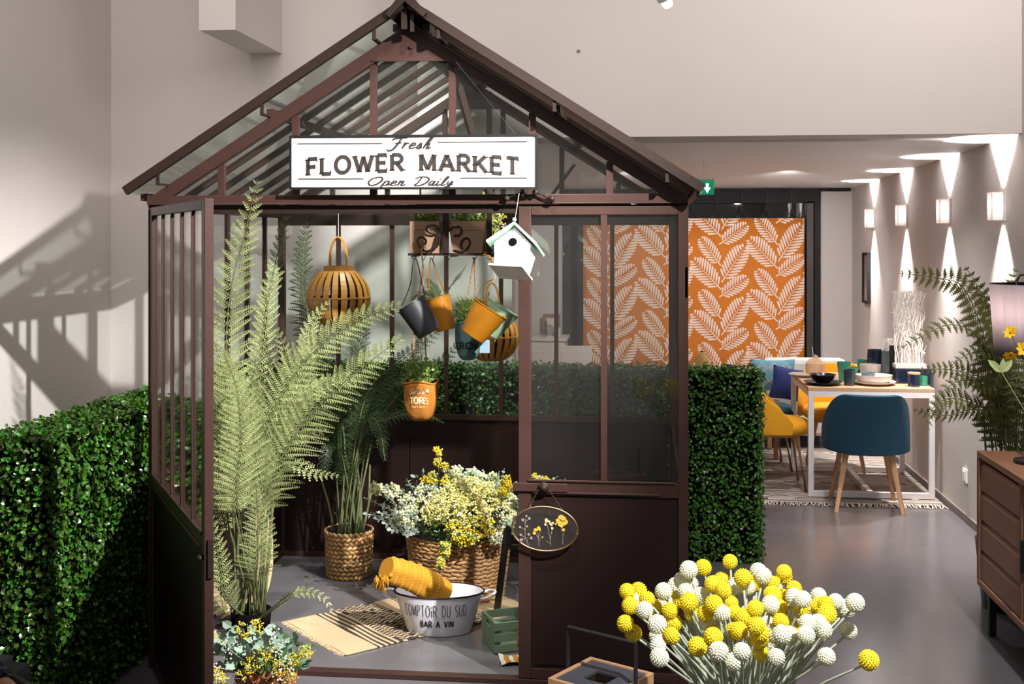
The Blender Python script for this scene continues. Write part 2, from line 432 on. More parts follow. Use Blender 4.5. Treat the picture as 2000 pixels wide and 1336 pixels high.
# ------------------------------------------------------------------ lettering (stroke skeletons)
def arc(cx, cy, rx, ry, a0, a1, n=10):
    return [(cx + rx * math.cos(math.radians(a0 + (a1 - a0) * i / n)), cy + ry * math.sin(math.radians(a0 + (a1 - a0) * i / n))) for i in range(n + 1)]
CAPS = {
 'A': (.82, [[(0, 0), (.41, 1)], [(.41, 1), (.82, 0)], [(.15, .34), (.67, .34)]]),
 'B': (.62, [[(0, 0), (0, 1)], [(0, 1)] + arc(.3, .75, .26, .25, 90, -90) + [(0, .5)], [(0, .5)] + arc(.33, .25, .29, .25, 90, -90) + [(0, 0)]]),
 'C': (.72, [arc(.4, .5, .4, .5, 55, 305, 14)]),
 'D': (.7, [[(0, 0), (0, 1)], [(0, 1)] + arc(.25, .5, .43, .5, 90, -90, 14) + [(0, 0)]]),
 'E': (.58, [[(0, 0), (0, 1)], [(0, 1), (.55, 1)], [(0, .52), (.45, .52)], [(0, 0), (.57, 0)]]),
 'F': (.55, [[(0, 0), (0, 1)], [(0, 1), (.55, 1)], [(0, .5), (.43, .5)]]),
 'G': (.76, [arc(.4, .5, .4, .5, 50, 360, 16) + [(.5, .5)]]),
 'I': (.08, [[(.04, 0), (.04, 1)]]),
 'i': (.08, [[(.04, 0), (.04, .62)], [(.04, .8), (.04, .92)]]),
 'K': (.7, [[(0, 0), (0, 1)], [(.64, 1), (.02, .42)], [(.22, .6), (.7, 0)]]),
 'L': (.55, [[(0, 1), (0, 0)], [(0, 0), (.55, 0)]]),
 'M': (.88, [[(.04, 0), (.04, 1)], [(.04, 1), (.44, .08)], [(.44, .08), (.84, 1)], [(.84, 1), (.84, 0)]]),
 'N': (.7, [[(0, 0), (0, 1)], [(0, 1), (.68, 0)], [(.68, 0), (.68, 1)]]),
 'O': (.86, [arc(.43, .5, .43, .5, 0, 360, 22)]),
 'P': (.6, [[(0, 0), (0, 1)], [(0, 1)] + arc(.3, .74, .28, .26, 90, -90) + [(0, .48)]]),
 'R': (.66, [[(0, 0), (0, 1)], [(0, 1)] + arc(.32, .75, .28, .25, 90, -90) + [(0, .5)], [(.28, .5), (.66, 0)]]),
 'S': (.58, [arc(.29, .75, .27, .25, 40, 270, 10) + arc(.29, .25, .29, .25, 90, -140, 10)[1:]]),
 'T': (.7, [[(0, 1), (.7, 1)], [(.35, 1), (.35, 0)]]),
 'U': (.68, [[(0, 1), (0, .35)] + arc(.33, .35, .33, .35, 180, 360)[1:] + [(.66, 1)]]),
 'V': (.76, [[(0, 1), (.38, 0)], [(.38, 0), (.76, 1)]]),
 'W': (1.1, [[(0, 1), (.29, 0)], [(.29, 0), (.55, .95)], [(.55, .95), (.81, 0)], [(.81, 0), (1.1, 1)]]),
 '&': (.6, [[(.6, 0), (.15, .7), (.2, .95), (.36, .95), (.4, .75), (.05, .35), (.08, .08), (.3, 0), (.58, .4)]]),
 ' ': (.45, []),
}
SCRIPT = {
 'F': (.8, [[(.05, .78), (.2, .95), (.55, .98), (.98, 1.05)], [(.62, .98), (.5, .5), (.3, -.05), (.05, -.22), (-.1, -.08)], [(.3, .5), (.55, .52), (.7, .56)]]),
 'O': (.95, [[(.5, .95), (.15, .75), (.02, .3), (.25, .02), (.6, .15), (.85, .6), (.75, .92), (.45, .92), (.4, .8)]]),
 'D': (1.0, [[(.45, .9), (.3, .3), (.15, .02), (.5, .0), (.85, .3), (.95, .7), (.7, .95), (.3, .95), (.05, .75)]]),
 'G': (.8, [[(.75, .85), (.5, .98), (.15, .6), (.1, .2), (.35, .05), (.6, .3), (.7, .5), (.5, -.3), (.2, -.25)]]),
 'r': (.42, [[(.05, .5), (.12, .5), (.02, 0)], [(.08, .3), (.22, .5), (.38, .48)]]),
 'e': (.42, [[(.05, .22), (.3, .32), (.3, .48), (.15, .48), (.02, .2), (.12, .0), (.42, .12)]]),
 's': (.38, [[(.0, .05), (.22, .5), (.26, .2), (.16, .0), (.02, .06)], [(.2, .02), (.38, .12)]]),
 'h': (.5, [[(.1, .2), (.4, .9), (.35, 1.02), (.25, .8), (.05, 0)], [(.1, .25), (.3, .48), (.36, .4), (.28, .05), (.38, 0), (.52, .15)]]),
 'p': (.5, [[(.12, .5), (-.1, -.4)], [(.08, .3), (.25, .5), (.38, .4), (.28, .08), (.05, .02)], [(.28, .05), (.5, .15)]]),
 'n': (.5, [[(.05, .5), (.1, .48), (.02, 0)], [(.08, .3), (.26, .5), (.32, .42), (.24, .08), (.34, 0), (.5, .14)]]),
 'a': (.48, [[(.35, .45), (.18, .5), (.02, .2), (.1, .02), (.25, .15), (.37, .48), (.28, .1), (.36, .0), (.5, .14)]]),
 'i': (.28, [[(.08, .5), (.02, .08), (.1, 0), (.26, .14)], [(.13, .68), (.15, .74)]]),
 'l': (.3, [[(.05, .2), (.28, .85), (.25, 1.0), (.15, .8), (.02, .1), (.1, 0), (.28, .14)]]),
 'y': (.45, [[(.05, .5), (.04, .2), (.14, .1), (.32, .48), (.2, -.1), (.0, -.4), (-.12, -.25), (.2, 0), (.42, .16)]]),
 'd': (.5, [[(.35, .45), (.18, .5), (.02, .2), (.1, .02), (.25, .15), (.46, 1.0), (.3, .1), (.36, 0), (.5, .14)]]),
 ' ': (.4, []),
}
def ribbon(mb, pts, w, fn, mi=0, taper=0):
    k = len(pts)
    if k < 2: return
    vs = []
    closed = (abs(pts[0][0] - pts[-1][0]) + abs(pts[0][1] - pts[-1][1])) < 1e-6 and k > 3
    for i, (x, y) in enumerate(pts):
        if closed: a, b = pts[i - 1 if i else k - 2], pts[i + 1 if i < k - 1 else 1]
        else: a, b = pts[max(i - 1, 0)], pts[min(i + 1, k - 1)]
        dx, dy = b[0] - a[0], b[1] - a[1]; l = math.hypot(dx, dy) or 1
        ww = w
        if taper: ww = w * (1 - taper + taper * (abs(dy / l) * .6 + .4 * math.sin(PI * i / (k - 1))))
        nx, ny = -dy / l * ww / 2, dx / l * ww / 2
        vs += [fn(x + nx, y + ny), fn(x - nx, y - ny)]
    mb.add(vs, [(2 * i, 2 * i + 1, 2 * i + 3, 2 * i + 2) for i in range(k - 1)], mi)
def letters(mb, text, font, size, weight, fn, gap=.2, sx=1, serif=0, slant=0, script=False, mi=0):
    """centred text; fn maps (x, y) in metres (y from the baseline) to a point"""
    tot = sum(font[c][0] * sx + gap for c in text) - gap
    x0 = -tot / 2
    for c in text:
        wd, st = font[c]
        for s in st:
            if script:
                s = [(p.x, p.y) for p in cat_rom([V((a, b, 0)) for a, b in s], 5)]
            f2 = lambda x, y: fn((x0 + x * sx + y * slant) * size, y * size)
            # ribbon in stretched letter space so stroke weight stays even
            pts = [((x0 + x * sx + y * slant) * size, y * size) for x, y in s]
            ribbon(mb, pts, weight * size, fn, mi, .6 if script else 0)
            if serif and not script and len(s) <= 14:
                for (ax, ay), (bx, by) in ((pts[0], pts[1]), (pts[-1], pts[-2])):
                    yy = ay / size
                    if .02 < yy < .98 and abs(ax - bx) < abs(ay - by): continue
                    horiz = abs(ay - by) < .1 * size
                    h = serif * size
                    e = weight * size * .35
                    if horiz:
                        if abs(ax - bx) < .08 * size or ax < bx: continue
                        dy = h if yy < .3 else (-h if yy > .8 else 0)
                        if dy: ribbon(mb, [(ax - e * .5, ay + (.5 * weight * size if dy < 0 else -.5 * weight * size)), (ax + e * .2, ay + dy)], e, fn, mi)
                        else: ribbon(mb, [(ax, ay - h * .8), (ax, ay + h * .8)], e, fn, mi)
                    else:
                        ye = ay - e * .5 if yy > .5 else ay + e * .5
                        ribbon(mb, [(ax - h, ye), (ax + h, ye)], e, fn, mi)
        x0 += wd * sx + gap

def words(text, font, size, weight, fn, name, m, parent, **k):
    """one object for each word of a centred line"""
    sx, gap = k.get('sx', 1), k.get('gap', .2)
    wid = lambda t: sum(font[c][0] * sx + gap for c in t) - gap
    x = -wid(text) / 2
    for w in text.split(' '):
        mb = MB(); off = (x + wid(w) / 2) * size
        letters(mb, w, font, size, weight, lambda a, b: fn(a + off, b), **k)
        build(mb, name, m, parent)
        x += wid(w + ' ') + gap
# ------------------------------------------------------------------ plants
def frond(mb, pts, L, side, n=24, start=.3, fine=True, r=.004, droop=.25, ang=25, mi=0, smi=1, both=True, asym=1.0, solid=1.0):
    path = resample(cat_rom(pts, 8), 60)
    mb.tube(path, [r * (1 - .75 * i / 59) for i in range(60)][::1], 5, smi)
    side = V(side)
    for i in range(n):
        u = (i + .5) / n
        t = start + (1 - start) * u
        x = t * 59; k = int(min(x, 58)); p = path[k].lerp(path[k + 1], x - k)
        tg = (path[min(k + 2, 59)] - path[max(k - 1, 0)]).normalized()
        sd = side - tg * side.dot(tg); sd.normalize()
        nr = sd.cross(tg).normalized()
        prof = min(1, u / .14 * .5 + .5) * (1 - u) ** .52 + .03
        for sg in (1, -1):
            ln = L * prof * U(.9, 1.08) * (asym if sg > 0 else 1 / asym)
            a = math.radians(ang + 25 * u + U(-4, 4))
            d = (sd * sg * math.cos(a) + tg * math.sin(a) + nr * U(-.12, .12)).normalized()
            pd = (tg * math.cos(a) - sd * sg * math.sin(a)).normalized()
            m = max(4, int(ln / .0095)) if fine else max(3, int(ln / .016))
            wmax = min(ln * .25, .021) * solid * (1.0 if fine else 1.25)
            end = p + d * ln - V((0, 0, droop * ln * .5))
            # midrib
            mb.kite(p, end, pd * max(.0012, wmax * .34 * (solid - .5 if solid <= 1 else solid)), None, mi, .35)
            for j in range(m):
                v = (j + .6) / m
                q = p.lerp(end, v) + V((0, 0, droop * ln * .25 * math.sin(PI * v)))
                pw = wmax * (1 - v) ** .6 * min(1, .6 + v * 4) + .0015
                for s2 in (1, -1):
                    tip = q + pd * s2 * pw + d * pw * .45 - nr * pw * .15
                    mb.kite(q, tip, d * (ln / m * (.40 if fine else .6)), None, mi, .5)
def tuft(mb, c, rad, n, ls, mi=0, up=.5, wd=.6, base=None):
    c = V(c); base = V(base) if base is not None else c - V((0, 0, rad[2]))
    for i in range(n):
        a = V((random.gauss(0, 1), random.gauss(0, 1), random.gauss(0, 1))).normalized() * (R() ** .4)
        p = c + V((a.x * rad[0], a.y * rad[1], a.z * rad[2]))
        d = (p - base).normalized() * .7 + V((U(-1, 1), U(-1, 1), U(-.3, 1) * up))
        l = ls * U(.6, 1.25)
        mb.leaf(p, d, V((U(-1, 1), U(-1, 1), 1)), l, l * wd, mi)
def blossoms(mb, c, rad, n, r, mi=0, k=5, mis=None):
    c = V(c)
    for i in range(n):
        a = V((random.gauss(0, 1), random.gauss(0, 1), random.gauss(0, 1))).normalized() * (.55 + .45 * R())
        p = c + V((a.x * rad[0], a.y * rad[1], a.z * rad[2]))
        mm = random.choice(mis) if mis else mi
        for j in range(k):
            mb.ball(p + V((U(-1, 1), U(-1, 1), U(-1, 1))) * r * 1.5, r * U(.6, 1.1), mm, lo=True)
# ================================================================== the room
XL, XR = -3.12, 1.97          # side walls
YB, YBULK, YALC = 6.66, 6.40, 11.40
ZS0, ZS1, TOP = 2.281, 2.215, 3.9
struct(MB().box((-4.6, -2.5, -.1), (3.2, 13, 0)), 'floor', 'floor')
struct(MB().box((XL - .12, -2.0, 0), (XL, YB, TOP)), 'wall_left', 'wall')
struct(MB().box((XL - .12, YB, 0), (-.735, YB + .12, TOP)), 'wall_back', 'wall')
struct(MB().box((-1.23, YBULK, ZS0), (XR + .12, YB + .0, TOP)), 'wall_bulkhead', 'wall')
struct(MB().slab([(-1.23, YB + .12, ZS0 - .003), (-1.23, YALC, ZS1), (-1.23, YALC, ZS1 + .14), (-1.23, YB + .12, ZS0 + .14)], XR + 1.23 + .1, (1, 0, 0)), 'ceiling', 'ceiling')
struct(MB().slab([(-.735, YBULK + .0, ZS0), (-.735, YB + .12, ZS0 - .003), (-.735, YB + .12, ZS0 + .1), (-.735, YBULK + .26, ZS0 + .1)], .001, (1, 0, 0)), 'trim_2', 'ceiling')
struct(MB().box((XR, -2.0, 0), (XR + .12, YALC + .1, TOP)), 'wall_right', 'wall')
struct(MB().box((-1.23 - .12, YB + .12, 0), (-1.23, YALC, ZS0)), 'wall_alcove', 'wall')
struct(MB().box((XR - .012, 5.6, 0), (XR - .0005, YALC, .05)), 'baseboard_right', 'base')
struct(MB().box((-2.275, 5.87, 2.806), (-2.08, YB - .001, TOP - .001)), 'trim_1', 'wall')
# back wall of the alcove with its wide shop window
wx0, wx1 = WY(1100, 400, YALC).x, WY(1602, 400, YALC).x
zt = ZS1 - .004
struct(MB().box((-1.23, YALC, 0), (wx0, YALC + .12, ZS1 + .05)).box((wx1, YALC, 0), (XR, YALC + .12, ZS1 + .05)).box((wx0, YALC, zt), (wx1, YALC + .12, ZS1 + .05)), 'wall_back.001', 'wall')
fr = MB()
fr.box((wx0, YALC - .03, zt - .135), (wx1, YALC + .1, zt - .001))
for a in (1100, 1590): 
    x = WY(a, 400, YALC).x; fr.box((x, YALC - .035, 0), (x + .055, YALC + .1, zt - .12))
win = struct(fr, 'window_1', 'frameblack')
for a, w_ in ((1123, .05), (1315, .04), (1500, .075), (1556, .02)):
    x = WY(a, 400, YALC).x
    build(MB().box((x, YALC, 0), (x + w_, YALC + .06, zt - .12)), 'window_mullion', 'frameblack' if a != 1556 else 'framegrey', win)
build(MB().box((WY(1575, 400, YALC).x, YALC - .03, 0), (WY(1588, 400, YALC).x, YALC + .05, zt - .12)), 'window_jamb', 'framegrey', win)
build(MB().box((wx0 + .05, YALC + .03, 0), (wx1 - .02, YALC + .038, zt - .1)), 'window_pane', 'winglass', win)
# a black rail over the window
build(MB().box((wx0, YALC - .05, zt - .026), (XR - .02, YALC - .001, zt + .003)), 'window_rail', 'frameblack', win)
struct(MB().box((-1.3, YALC + .9, 0), (XR, YALC + .95, 2.6)), 'night_dark_sheet', 'night')  # black sheet; the darkness of night outside is put into its colour

# ================================================================== the greenhouse
GX, GY, GW, GD = -1.974, 4.545, 2.15, 1.735
E0, E1, SL = 1.862, 1.90, .64            # front beam bottom / top, roof slope
HALF = GW / 2
gh = thing('greenhouse', 'dark brown metal garden greenhouse with pitched glass roof and open door', 'greenhouse', (GX, GY, 0))
def gp(name, mb, m='brown', parent=None, **k):
    return build(mb, name, m, parent or gh, local=True, **k)
for u in (0, GW - .036):
    for v in (0, GD - .036): gp('corner_post', MB().box((u, v, 0), (u + .036, v + .036, E0)), bevel=.003)
gp('eave_beam', MB().box((0, -.012, E0), (GW, .03, E1)).box((.01, -.016, E0), (GW - .01, -.0125, E0 + .006)), bevel=.002)
gp('eave_beam', MB().box((0, GD - .03, E0), (GW, GD, E1)), bevel=.002)
gp('door_head', MB().box((.036, .012, 1.828), (GW - .036, .05, E0 - .001)), 'brown_d')  # recessed bar; shade under the beam is put into its darker brown
gp('door_sill', MB().box((.036, -.01, 0), (GW - .036, .035, .022)), bevel=.003)
for u in (0, GW - .03): gp('side_rail', MB().box((u, .036, E0 - .02), (u + .03, GD - .036, E1 - .002)))
for u in (.002, GW - .03): gp('side_sill', MB().box((u, .036, 0), (u + .028, GD - .036, .03)))
gp('back_sill', MB().box((.036, GD - .03, 0), (GW - .036, GD, .03)))
gp('back_head', MB().box((.036, GD - .04, E0 - .06), (GW - .036, GD - .005, E0 - .001)), 'brown_d')
def rz(u): return E1 - .013 + SL * min(u, GW - u)
RUP = V((-SL, 0, 1)).normalized()
for v in (.009, GD - .021):                                   # gable rafters, front and back
    for sgn in (0, 1):
        a, b = (0.0, HALF) if not sgn else (GW, HALF)
        pts = [(a, v - .018, rz(0)), (b, v - .018, rz(HALF)), (b, v - .018, rz(HALF) - .064), (a + (.085 if not sgn else -.085), v - .018, rz(0))]
        gp('gable_rafter', MB().slab(pts, .036, (0, 1, 0)), bevel=.002)
gmx = [(W(p, 320, 4.6).x) - GX for p in (440, 584, 733, 882, 1031, 1184)]
gmx = [.30, .605, .92, 1.235, 1.55, 1.85]
for v in (.008, GD - .03):
    for u in gmx: gp('gable_mullion', MB().box((u - .013, v, E1), (u + .013, v + .024, rz(u) - .055)))
    us = [.05] + gmx + [GW - .05]
    for a, b in zip(us, us[1:]):
        za, zb = max(rz(a) - .05, E1 + .001), max(rz(b) - .05, E1 + .001)
        poly = [(a + .012, v + .010, E1), (b - .012, v + .010, E1), (b - .012, v + .010, zb)]
        if a < HALF < b: poly.append((HALF, v + .010, rz(HALF) - .05))
        poly.append((a + .012, v + .010, za))
        gp('gable_pane', MB().slab(poly, .004, (0, 1, 0)), 'glass')
    gp('gusset_plate', MB().slab([(.915, v - .022, rz(.92) - .052), (1.24, v - .022, rz(1.235) - .052), (1.225, v - .022, rz(1.23) - .046), (HALF, v - .022, rz(HALF) - .03), (.925, v - .022, rz(.925) - .046)], .012, (0, 1, 0)))
gp('gusset_bolt', MB().sphere((HALF, -.018, rz(HALF) - .1), .008, 10, 6), 'brown_d', smooth=True)
# roof: glazing bars, edge bars, panes, purlins, ridge
V0, V1 = -.12, GD + .02
def rs(u): return 1.935 + SL * min(u, GW - u)
bars = [V0 + .02] + [.0 + (GD - .02) * i / 7 + .01 for i in range(8)]
for side in (0, 1):
    A = (-.05, HALF - .015) if not side else (GW + .05, HALF + .015)
    for i, v in enumerate(bars):
        if i == 1: continue
        th = .026 if i else .034
        gp('roof_bar', MB().bar((A[0], v, rs(0) - .05 * SL + (0 if i else .012)), (A[1], v, rs(HALF) - .01 + (0 if i else .012)), .022 if i else .026, th, up=(0, 0, 1)), 'brown' if i else 'brown_d')  # edge bars take a darker brown, their shade put into the colour
    for v, v2 in zip([bars[0]] + bars[2:], bars[2:]):
        mid = (A[0] + A[1]) / 2
        for a, b, dz in ((A[0], mid + (.02 if not side else -.02), .0), (mid, A[1], .006)):
            za = 1.935 + SL * (a if not side else GW - a); zb = 1.935 + SL * (b if not side else GW - b)
            gp('roof_pane', MB().slab([(a, v + .008, za + dz), (b, v + .008, zb + dz), (b, v2 - .008, zb + dz), (a, v2 - .008, za + dz)], .004, (0, 0, 1)), 'roofglass')
    for fr_ in (.0, .47, .93):
        u = A[0] + (A[1] - A[0]) * (fr_ + .03)
        z = 1.935 + SL * (u if not side else GW - u)
        gp('purlin', MB().bar((u, .0, z - .03), (u, V1 - .03, z - .03), .028, .03), 'brown')
    for fr_ in (.12, .5, .9):                                  # glass clips on the edge bar
        u = A[0] + (A[1] - A[0]) * fr_
        z = 1.935 + SL * (u if not side else GW - u)
        gp('glass_clip', MB().box((u - .008, V0 + .02, z - .05), (u + .008, V0 + .13, z - .042)).box((u - .006, V0 + .015, z - .05), (u + .006, V0 + .025, z - .0)), 'brown_d')
gp('ridge_beam', MB().box((HALF - .018, .02, rz(HALF) - .075), (HALF + .018, GD - .02, rz(HALF) - .0)), 'brown_d')
gp('ridge_cap', MB().slab([(HALF - .075, V0 - .01, rs(HALF) - .035), (HALF - .012, V0 - .01, rs(HALF) + .045), (HALF + .012, V0 - .01, rs(HALF) + .045), (HALF + .085, V0 - .01, rs(HALF) - .035), (HALF + .07, V0 - .01, rs(HALF) - .05), (HALF, V0 - .01, rs(HALF) + .01), (HALF - .06, V0 - .01, rs(HALF) - .05)], V1 - V0 + .02, (0, 1, 0)), 'brown_d')
gp('ridge_hinge', MB().bar((HALF - .01, V0 + .04, rs(HALF) - .0), (HALF - .01, V0 + .04, rs(HALF) - .09), .022, .03).bar((HALF + .02, V0 + .04, rs(HALF) - .03), (HALF + .02, V0 + .04, rs(HALF) - .1), .014, .02), 'brown_d')
for dv, dz in ((-.05, .016), (-.02, .02)):
    gp('roof_trim', MB().bar((GW + .04, dv, 1.935 - .04 * SL + dz), (HALF + .06, dv, rs(HALF) - .05 * SL + dz), .03, .022), 'brown_d')
gp('roof_brace', MB().bar((HALF + .06, .75, rz(HALF) - .12), (HALF + .26, .55, E1 - .05), .034, .02))
gp('roof_brace', MB().bar((HALF + .56, GD - .3, rz(.5) - .1), (HALF + .42, GD - .3, E1 + .02), .026, .016))
gp('hanging_rod', MB().bar((1.292, .7, rz(.86) - .05), (1.292, .7, 1.66), .024, .016), 'brown_d')
# side walls: mullions, panes, lower sheet
PZ = .785
for u, nm in ((0.003, 0), (GW - .03, 1)):
    n = 6; ys = [.036 + (GD - .072) * i / n for i in range(n + 1)]
    for y in ys[1:-1]: gp('side_mullion', MB().box((u + .003, y - .011, PZ), (u + .024, y + .011, E0 - .02)))
    for a, b in zip(ys, ys[1:]): gp('side_pane', MB().box((u + .012, a + .011, PZ), (u + .016, b - .011, E0 - .02)), 'glass')
    gp('side_mid_rail', MB().box((u, .036, PZ - .03), (u + .028, GD - .036, PZ)))
    for i in range(2):
        gp('side_sheet', MB().box((u + .008, .036 + i * .83, .03), (u + .018, .036 + (i + 1) * .83 - .004, PZ - .03)), 'panel', bevel=.002)
n = 7; xs = [.036 + (GW - .072) * i / n for i in range(n + 1)]
for x in xs[1:-1]: gp('back_mullion', MB().box((x - .011, GD - .026, PZ), (x + .011, GD - .006, E0 - .06)))
for a, b in zip(xs, xs[1:]): gp('back_pane', MB().box((a + .011, GD - .018, PZ), (b - .011, GD - .014, E0 - .06)), 'glass')
gp('back_mid_rail', MB().box((.036, GD - .03, PZ - .028), (GW - .036, GD - .002, PZ)))
for i in range(3): gp('back_sheet', MB().box((.036 + i * .6927, GD - .022, .03), (.036 + (i + 1) * .6927 - .004, GD - .012, PZ - .028)), 'panel', bevel=.002)
# doors
def make_door(Wd, npane, mtx, zt=1.853, zb=.024, mw=.012, m0=.002, m1=.024):
    f = MB(); sw = .036
    f.box((0, 0, zb), (sw * .75, .03, zt)).box((Wd - sw - .012, 0, zb), (Wd, .03, zt))
    f.box((sw * .75, 0, zt - .034), (Wd - sw - .012, .03, zt)).box((sw * .75, 0, .735), (Wd - sw - .012, .03, .79)).box((sw * .75, 0, zb), (Wd - sw - .012, .03, zb + .04))
    f.box((sw, -.006, .788), (Wd - sw, .0, .797)).box((sw + .06, -.006, .742), (Wd - sw - .02, .0, .75))
    d = build(f.xf(mtx), 'door', 'brown', gh, bevel=.0025)
    a, b = sw * .75, Wd - sw - .012
    for i in range(1, npane):
        x = a + (b - a) * i / npane
        build(MB().box((x - mw, m0, .79), (x + mw, m1, zt - .034)).xf(mtx), 'door_mullion', 'brown', d)
    for i in range(npane):
        x, x2 = a + (b - a) * i / npane + (mw if i else 0), a + (b - a) * (i + 1) / npane - (mw if i < npane - 1 else 0)
        build(MB().box((x, .012, .79), (x2, .016, zt - .034)).xf(mtx), 'door_pane', 'doorglass', d)
    build(MB().box((a, .008, zb + .04), (b, .018, .735)).box((a + .03, .004, zb + .055), (b - .02, .008, zb + .06)).xf(mtx), 'door_sheet', 'panel', d)
    for z in (.35, 1.5): build(MB().box((-.012, .006, z), (.012, .034, z + .12)).xf(mtx), 'door_hinge', 'brown_d', d, bevel=.002)
    return d
# closed leaf (hinged on the far post): local x runs from the hinge back to the opening
Wr = .640
mR = Matrix.Translation(V((GX + GW - .012, GY - .006, 0))) @ Matrix.Scale(-1, 4, V((1, 0, 0)))
rd = make_door(Wr, 2, mR)
xl = GX + GW - .012 - Wr
# latch bar and round knob on the closed leaf
kx = WY(1062, 953, GY - .02)
build(MB().box((xl - .022, GY - .016, kx.z - .017), (xl + .19, GY - .0065, kx.z + .017)), 'latch_plate', 'brown', rd, bevel=.003)
kn = MB()
for r_, y_ in ((.023, .016), (.017, .022), (.011, .029)):
    kn.lathe([(.0001, 0), (r_ - .003, 0), (r_, .003), (r_ - .003, .006), (.0001, .007)], 20, X=Matrix.Translation((kx.x, GY - y_ - .003, kx.z)) @ Matrix.Rotation(PI / 2, 4, 'X'))
build(kn, 'door_knob', 'brown_d', rd, smooth=True)
# open leaf swung towards the viewer
ang = math.atan2(-.959, .59)
mL = Matrix.Translation(V((GX + .018, GY - .018, 0))) @ Matrix.Rotation(ang, 4, 'Z')
ld = make_door(1.126, 5, mL, mw=.009, m0=.006, m1=.02)
build(MB().lathe([(.0001, 0), (.008, 0), (.012, .012), (.0001, .022)], 12, X=mL @ Matrix.Translation((1.106, 0, .72)) @ Matrix.Rotation(PI / 2, 4, 'X')), 'door_knob', 'brown_d', ld, smooth=True)
build(MB().box((1.128, .01, .66), (1.134, .026, .78)).xf(mL), 'strike_plate', 'brown_d', ld)
# swivel catches over the door head
for px, dr in ((990, 1), (1058, -1)):
    c = WY(px, 388, GY - .03); e = WY(px + 34 * dr * .9, 378, GY - .03)
    if dr < 0: c, e = WY(1046, 376, GY - .03), WY(1078, 388, GY - .03)
    mb = MB().tube([c, c.lerp(e, .5) + V((0, -.004, .002)), e], [.007, .005, .007], 8)
    for q in (c, e): mb.sphere(q + V((0, -.006, 0)), .012, 12, 8)
    mb.bar(e + V((0, 0, .016)), e - V((0, 0, .016)), .012, .012)
    mb.tube([c, c + V((0, .02, 0))], .005, 8)
    build(mb, 'door_catch', 'brown_d', gh, smooth=True)

# ================================================================== hedges
def hedge(name, boxes, faces, label, dens, ls):
    h = thing(name, label, 'hedge', (boxes[0][0][0], boxes[0][0][1], 0))
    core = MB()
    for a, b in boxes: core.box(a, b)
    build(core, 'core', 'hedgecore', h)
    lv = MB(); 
    for o, e1, e2, nr in faces:
        o, e1, e2, nr = V(o), V(e1), V(e2), V(nr)
        cnt = int(e1.length * e2.length * dens)
        for _ in range(cnt):
            p = o + e1 * R() + e2 * R() + nr * (U(-.012, .014) + .016 * math.sin(R() * 40) * R())
            d = (e1.normalized() * U(-1, 1) + e2.normalized() * U(-1, 1) + nr * U(-.1, .8)).normalized()
            l = ls * U(.7, 1.3)
            lv.leaf(p, d, nr + V((U(-.8, .8), U(-.8, .8), U(-.3, .9))), l, l * .8, 0, .2)
    build(lv, 'leaves', 'hedge', h, kind='stuff')
    return h
hz = 1.014
hx0, hx1, hy0 = -2.335, -2.055, 3.90
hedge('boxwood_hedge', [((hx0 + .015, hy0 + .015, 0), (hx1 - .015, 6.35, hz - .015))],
      [((hx1, hy0, 0), (0, 2.4, 0), (0, 0, hz), (1, 0, 0)), ((hx0, hy0, 0), (hx1 - hx0, 0, 0), (0, 0, hz), (0, -1, 0)), ((hx0, hy0, hz), (hx1 - hx0, 0, 0), (0, 2.45, 0), (0, 0, 1)), ((hx0, hy0, .3), (0, 2.4, 0), (0, 0, hz - .3), (-1, 0, 0))],
      'clipped boxwood hedge beside the open greenhouse door, running to the pale wall', 6500, .019)
bx1, by0, by1 = .628, 6.375, 6.62
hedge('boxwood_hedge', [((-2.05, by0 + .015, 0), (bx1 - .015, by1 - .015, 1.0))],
      [((-2.05, by0, 0), (bx1 + 2.05, 0, 0), (0, 0, 1.014), (0, -1, 0)), ((-2.05, by0, 1.014), (bx1 + 2.05, 0, 0), (0, by1 - by0, 0), (0, 0, 1)), ((bx1, by0, 0), (0, by1 - by0, 0), (0, 0, 1.014), (1, 0, 0))],
      'clipped boxwood hedge behind the greenhouse, its end showing past the closed door', 6000, .018)
# ================================================================== hanging sign
def plane_fn(o, ex, ey, off=0):
    o, ex, ey = V(o), V(ex).normalized(), V(ey).normalized(); n = ex.cross(ey).normalized()
    return lambda x, y: o + ex * x + ey * y + n * off
sy = GY - .06
tl, tr, bl = WY(566, 265, sy), WY(1050, 262, sy - .005), WY(570, 370, sy)
ex = (tr - tl).normalized(); sw = (tr - tl).length; ey = V((0, 0, 1)); shh = (tl - bl).length
nrm = ex.cross(ey).normalized()                 # towards the viewer
sc_ = (tl + tr) / 2 - ey * shh / 2
sign = thing('hanging_sign', 'white FLOWER MARKET board in a thin black frame hung on the greenhouse gable', 'sign', tuple(sc_))
P = lambda x, y, k=0: sc_ + ex * x + ey * y + nrm * k
def sbox(mb, x0, x1, y0, y1, k0, k1):
    return mb.add([P(x, y, k) for k in (k0, k1) for x, y in ((x0, y0), (x1, y0), (x1, y1), (x0, y1))], [(3, 2, 1, 0), (4, 5, 6, 7), (0, 1, 5, 4), (1, 2, 6, 5), (2, 3, 7, 6), (3, 0, 4, 7)])
build(sbox(MB(), -sw / 2 + .006, sw / 2 - .006, -shh / 2 + .006, shh / 2 - .006, -.004, .004), 'board', 'signwhite', sign)
f = MB(); t = .009
sbox(f, -sw / 2, sw / 2, shh / 2 - t, shh / 2, -.006, .008); sbox(f, -sw / 2, sw / 2, -shh / 2, -shh / 2 + t, -.006, .008)
sbox(f, -sw / 2, -sw / 2 + t, -shh / 2 + t, shh / 2 - t, -.006, .008); sbox(f, sw / 2 - t, sw / 2, -shh / 2 + t, shh / 2 - t, -.006, .008)
build(f, 'sign_frame', 'black', sign)
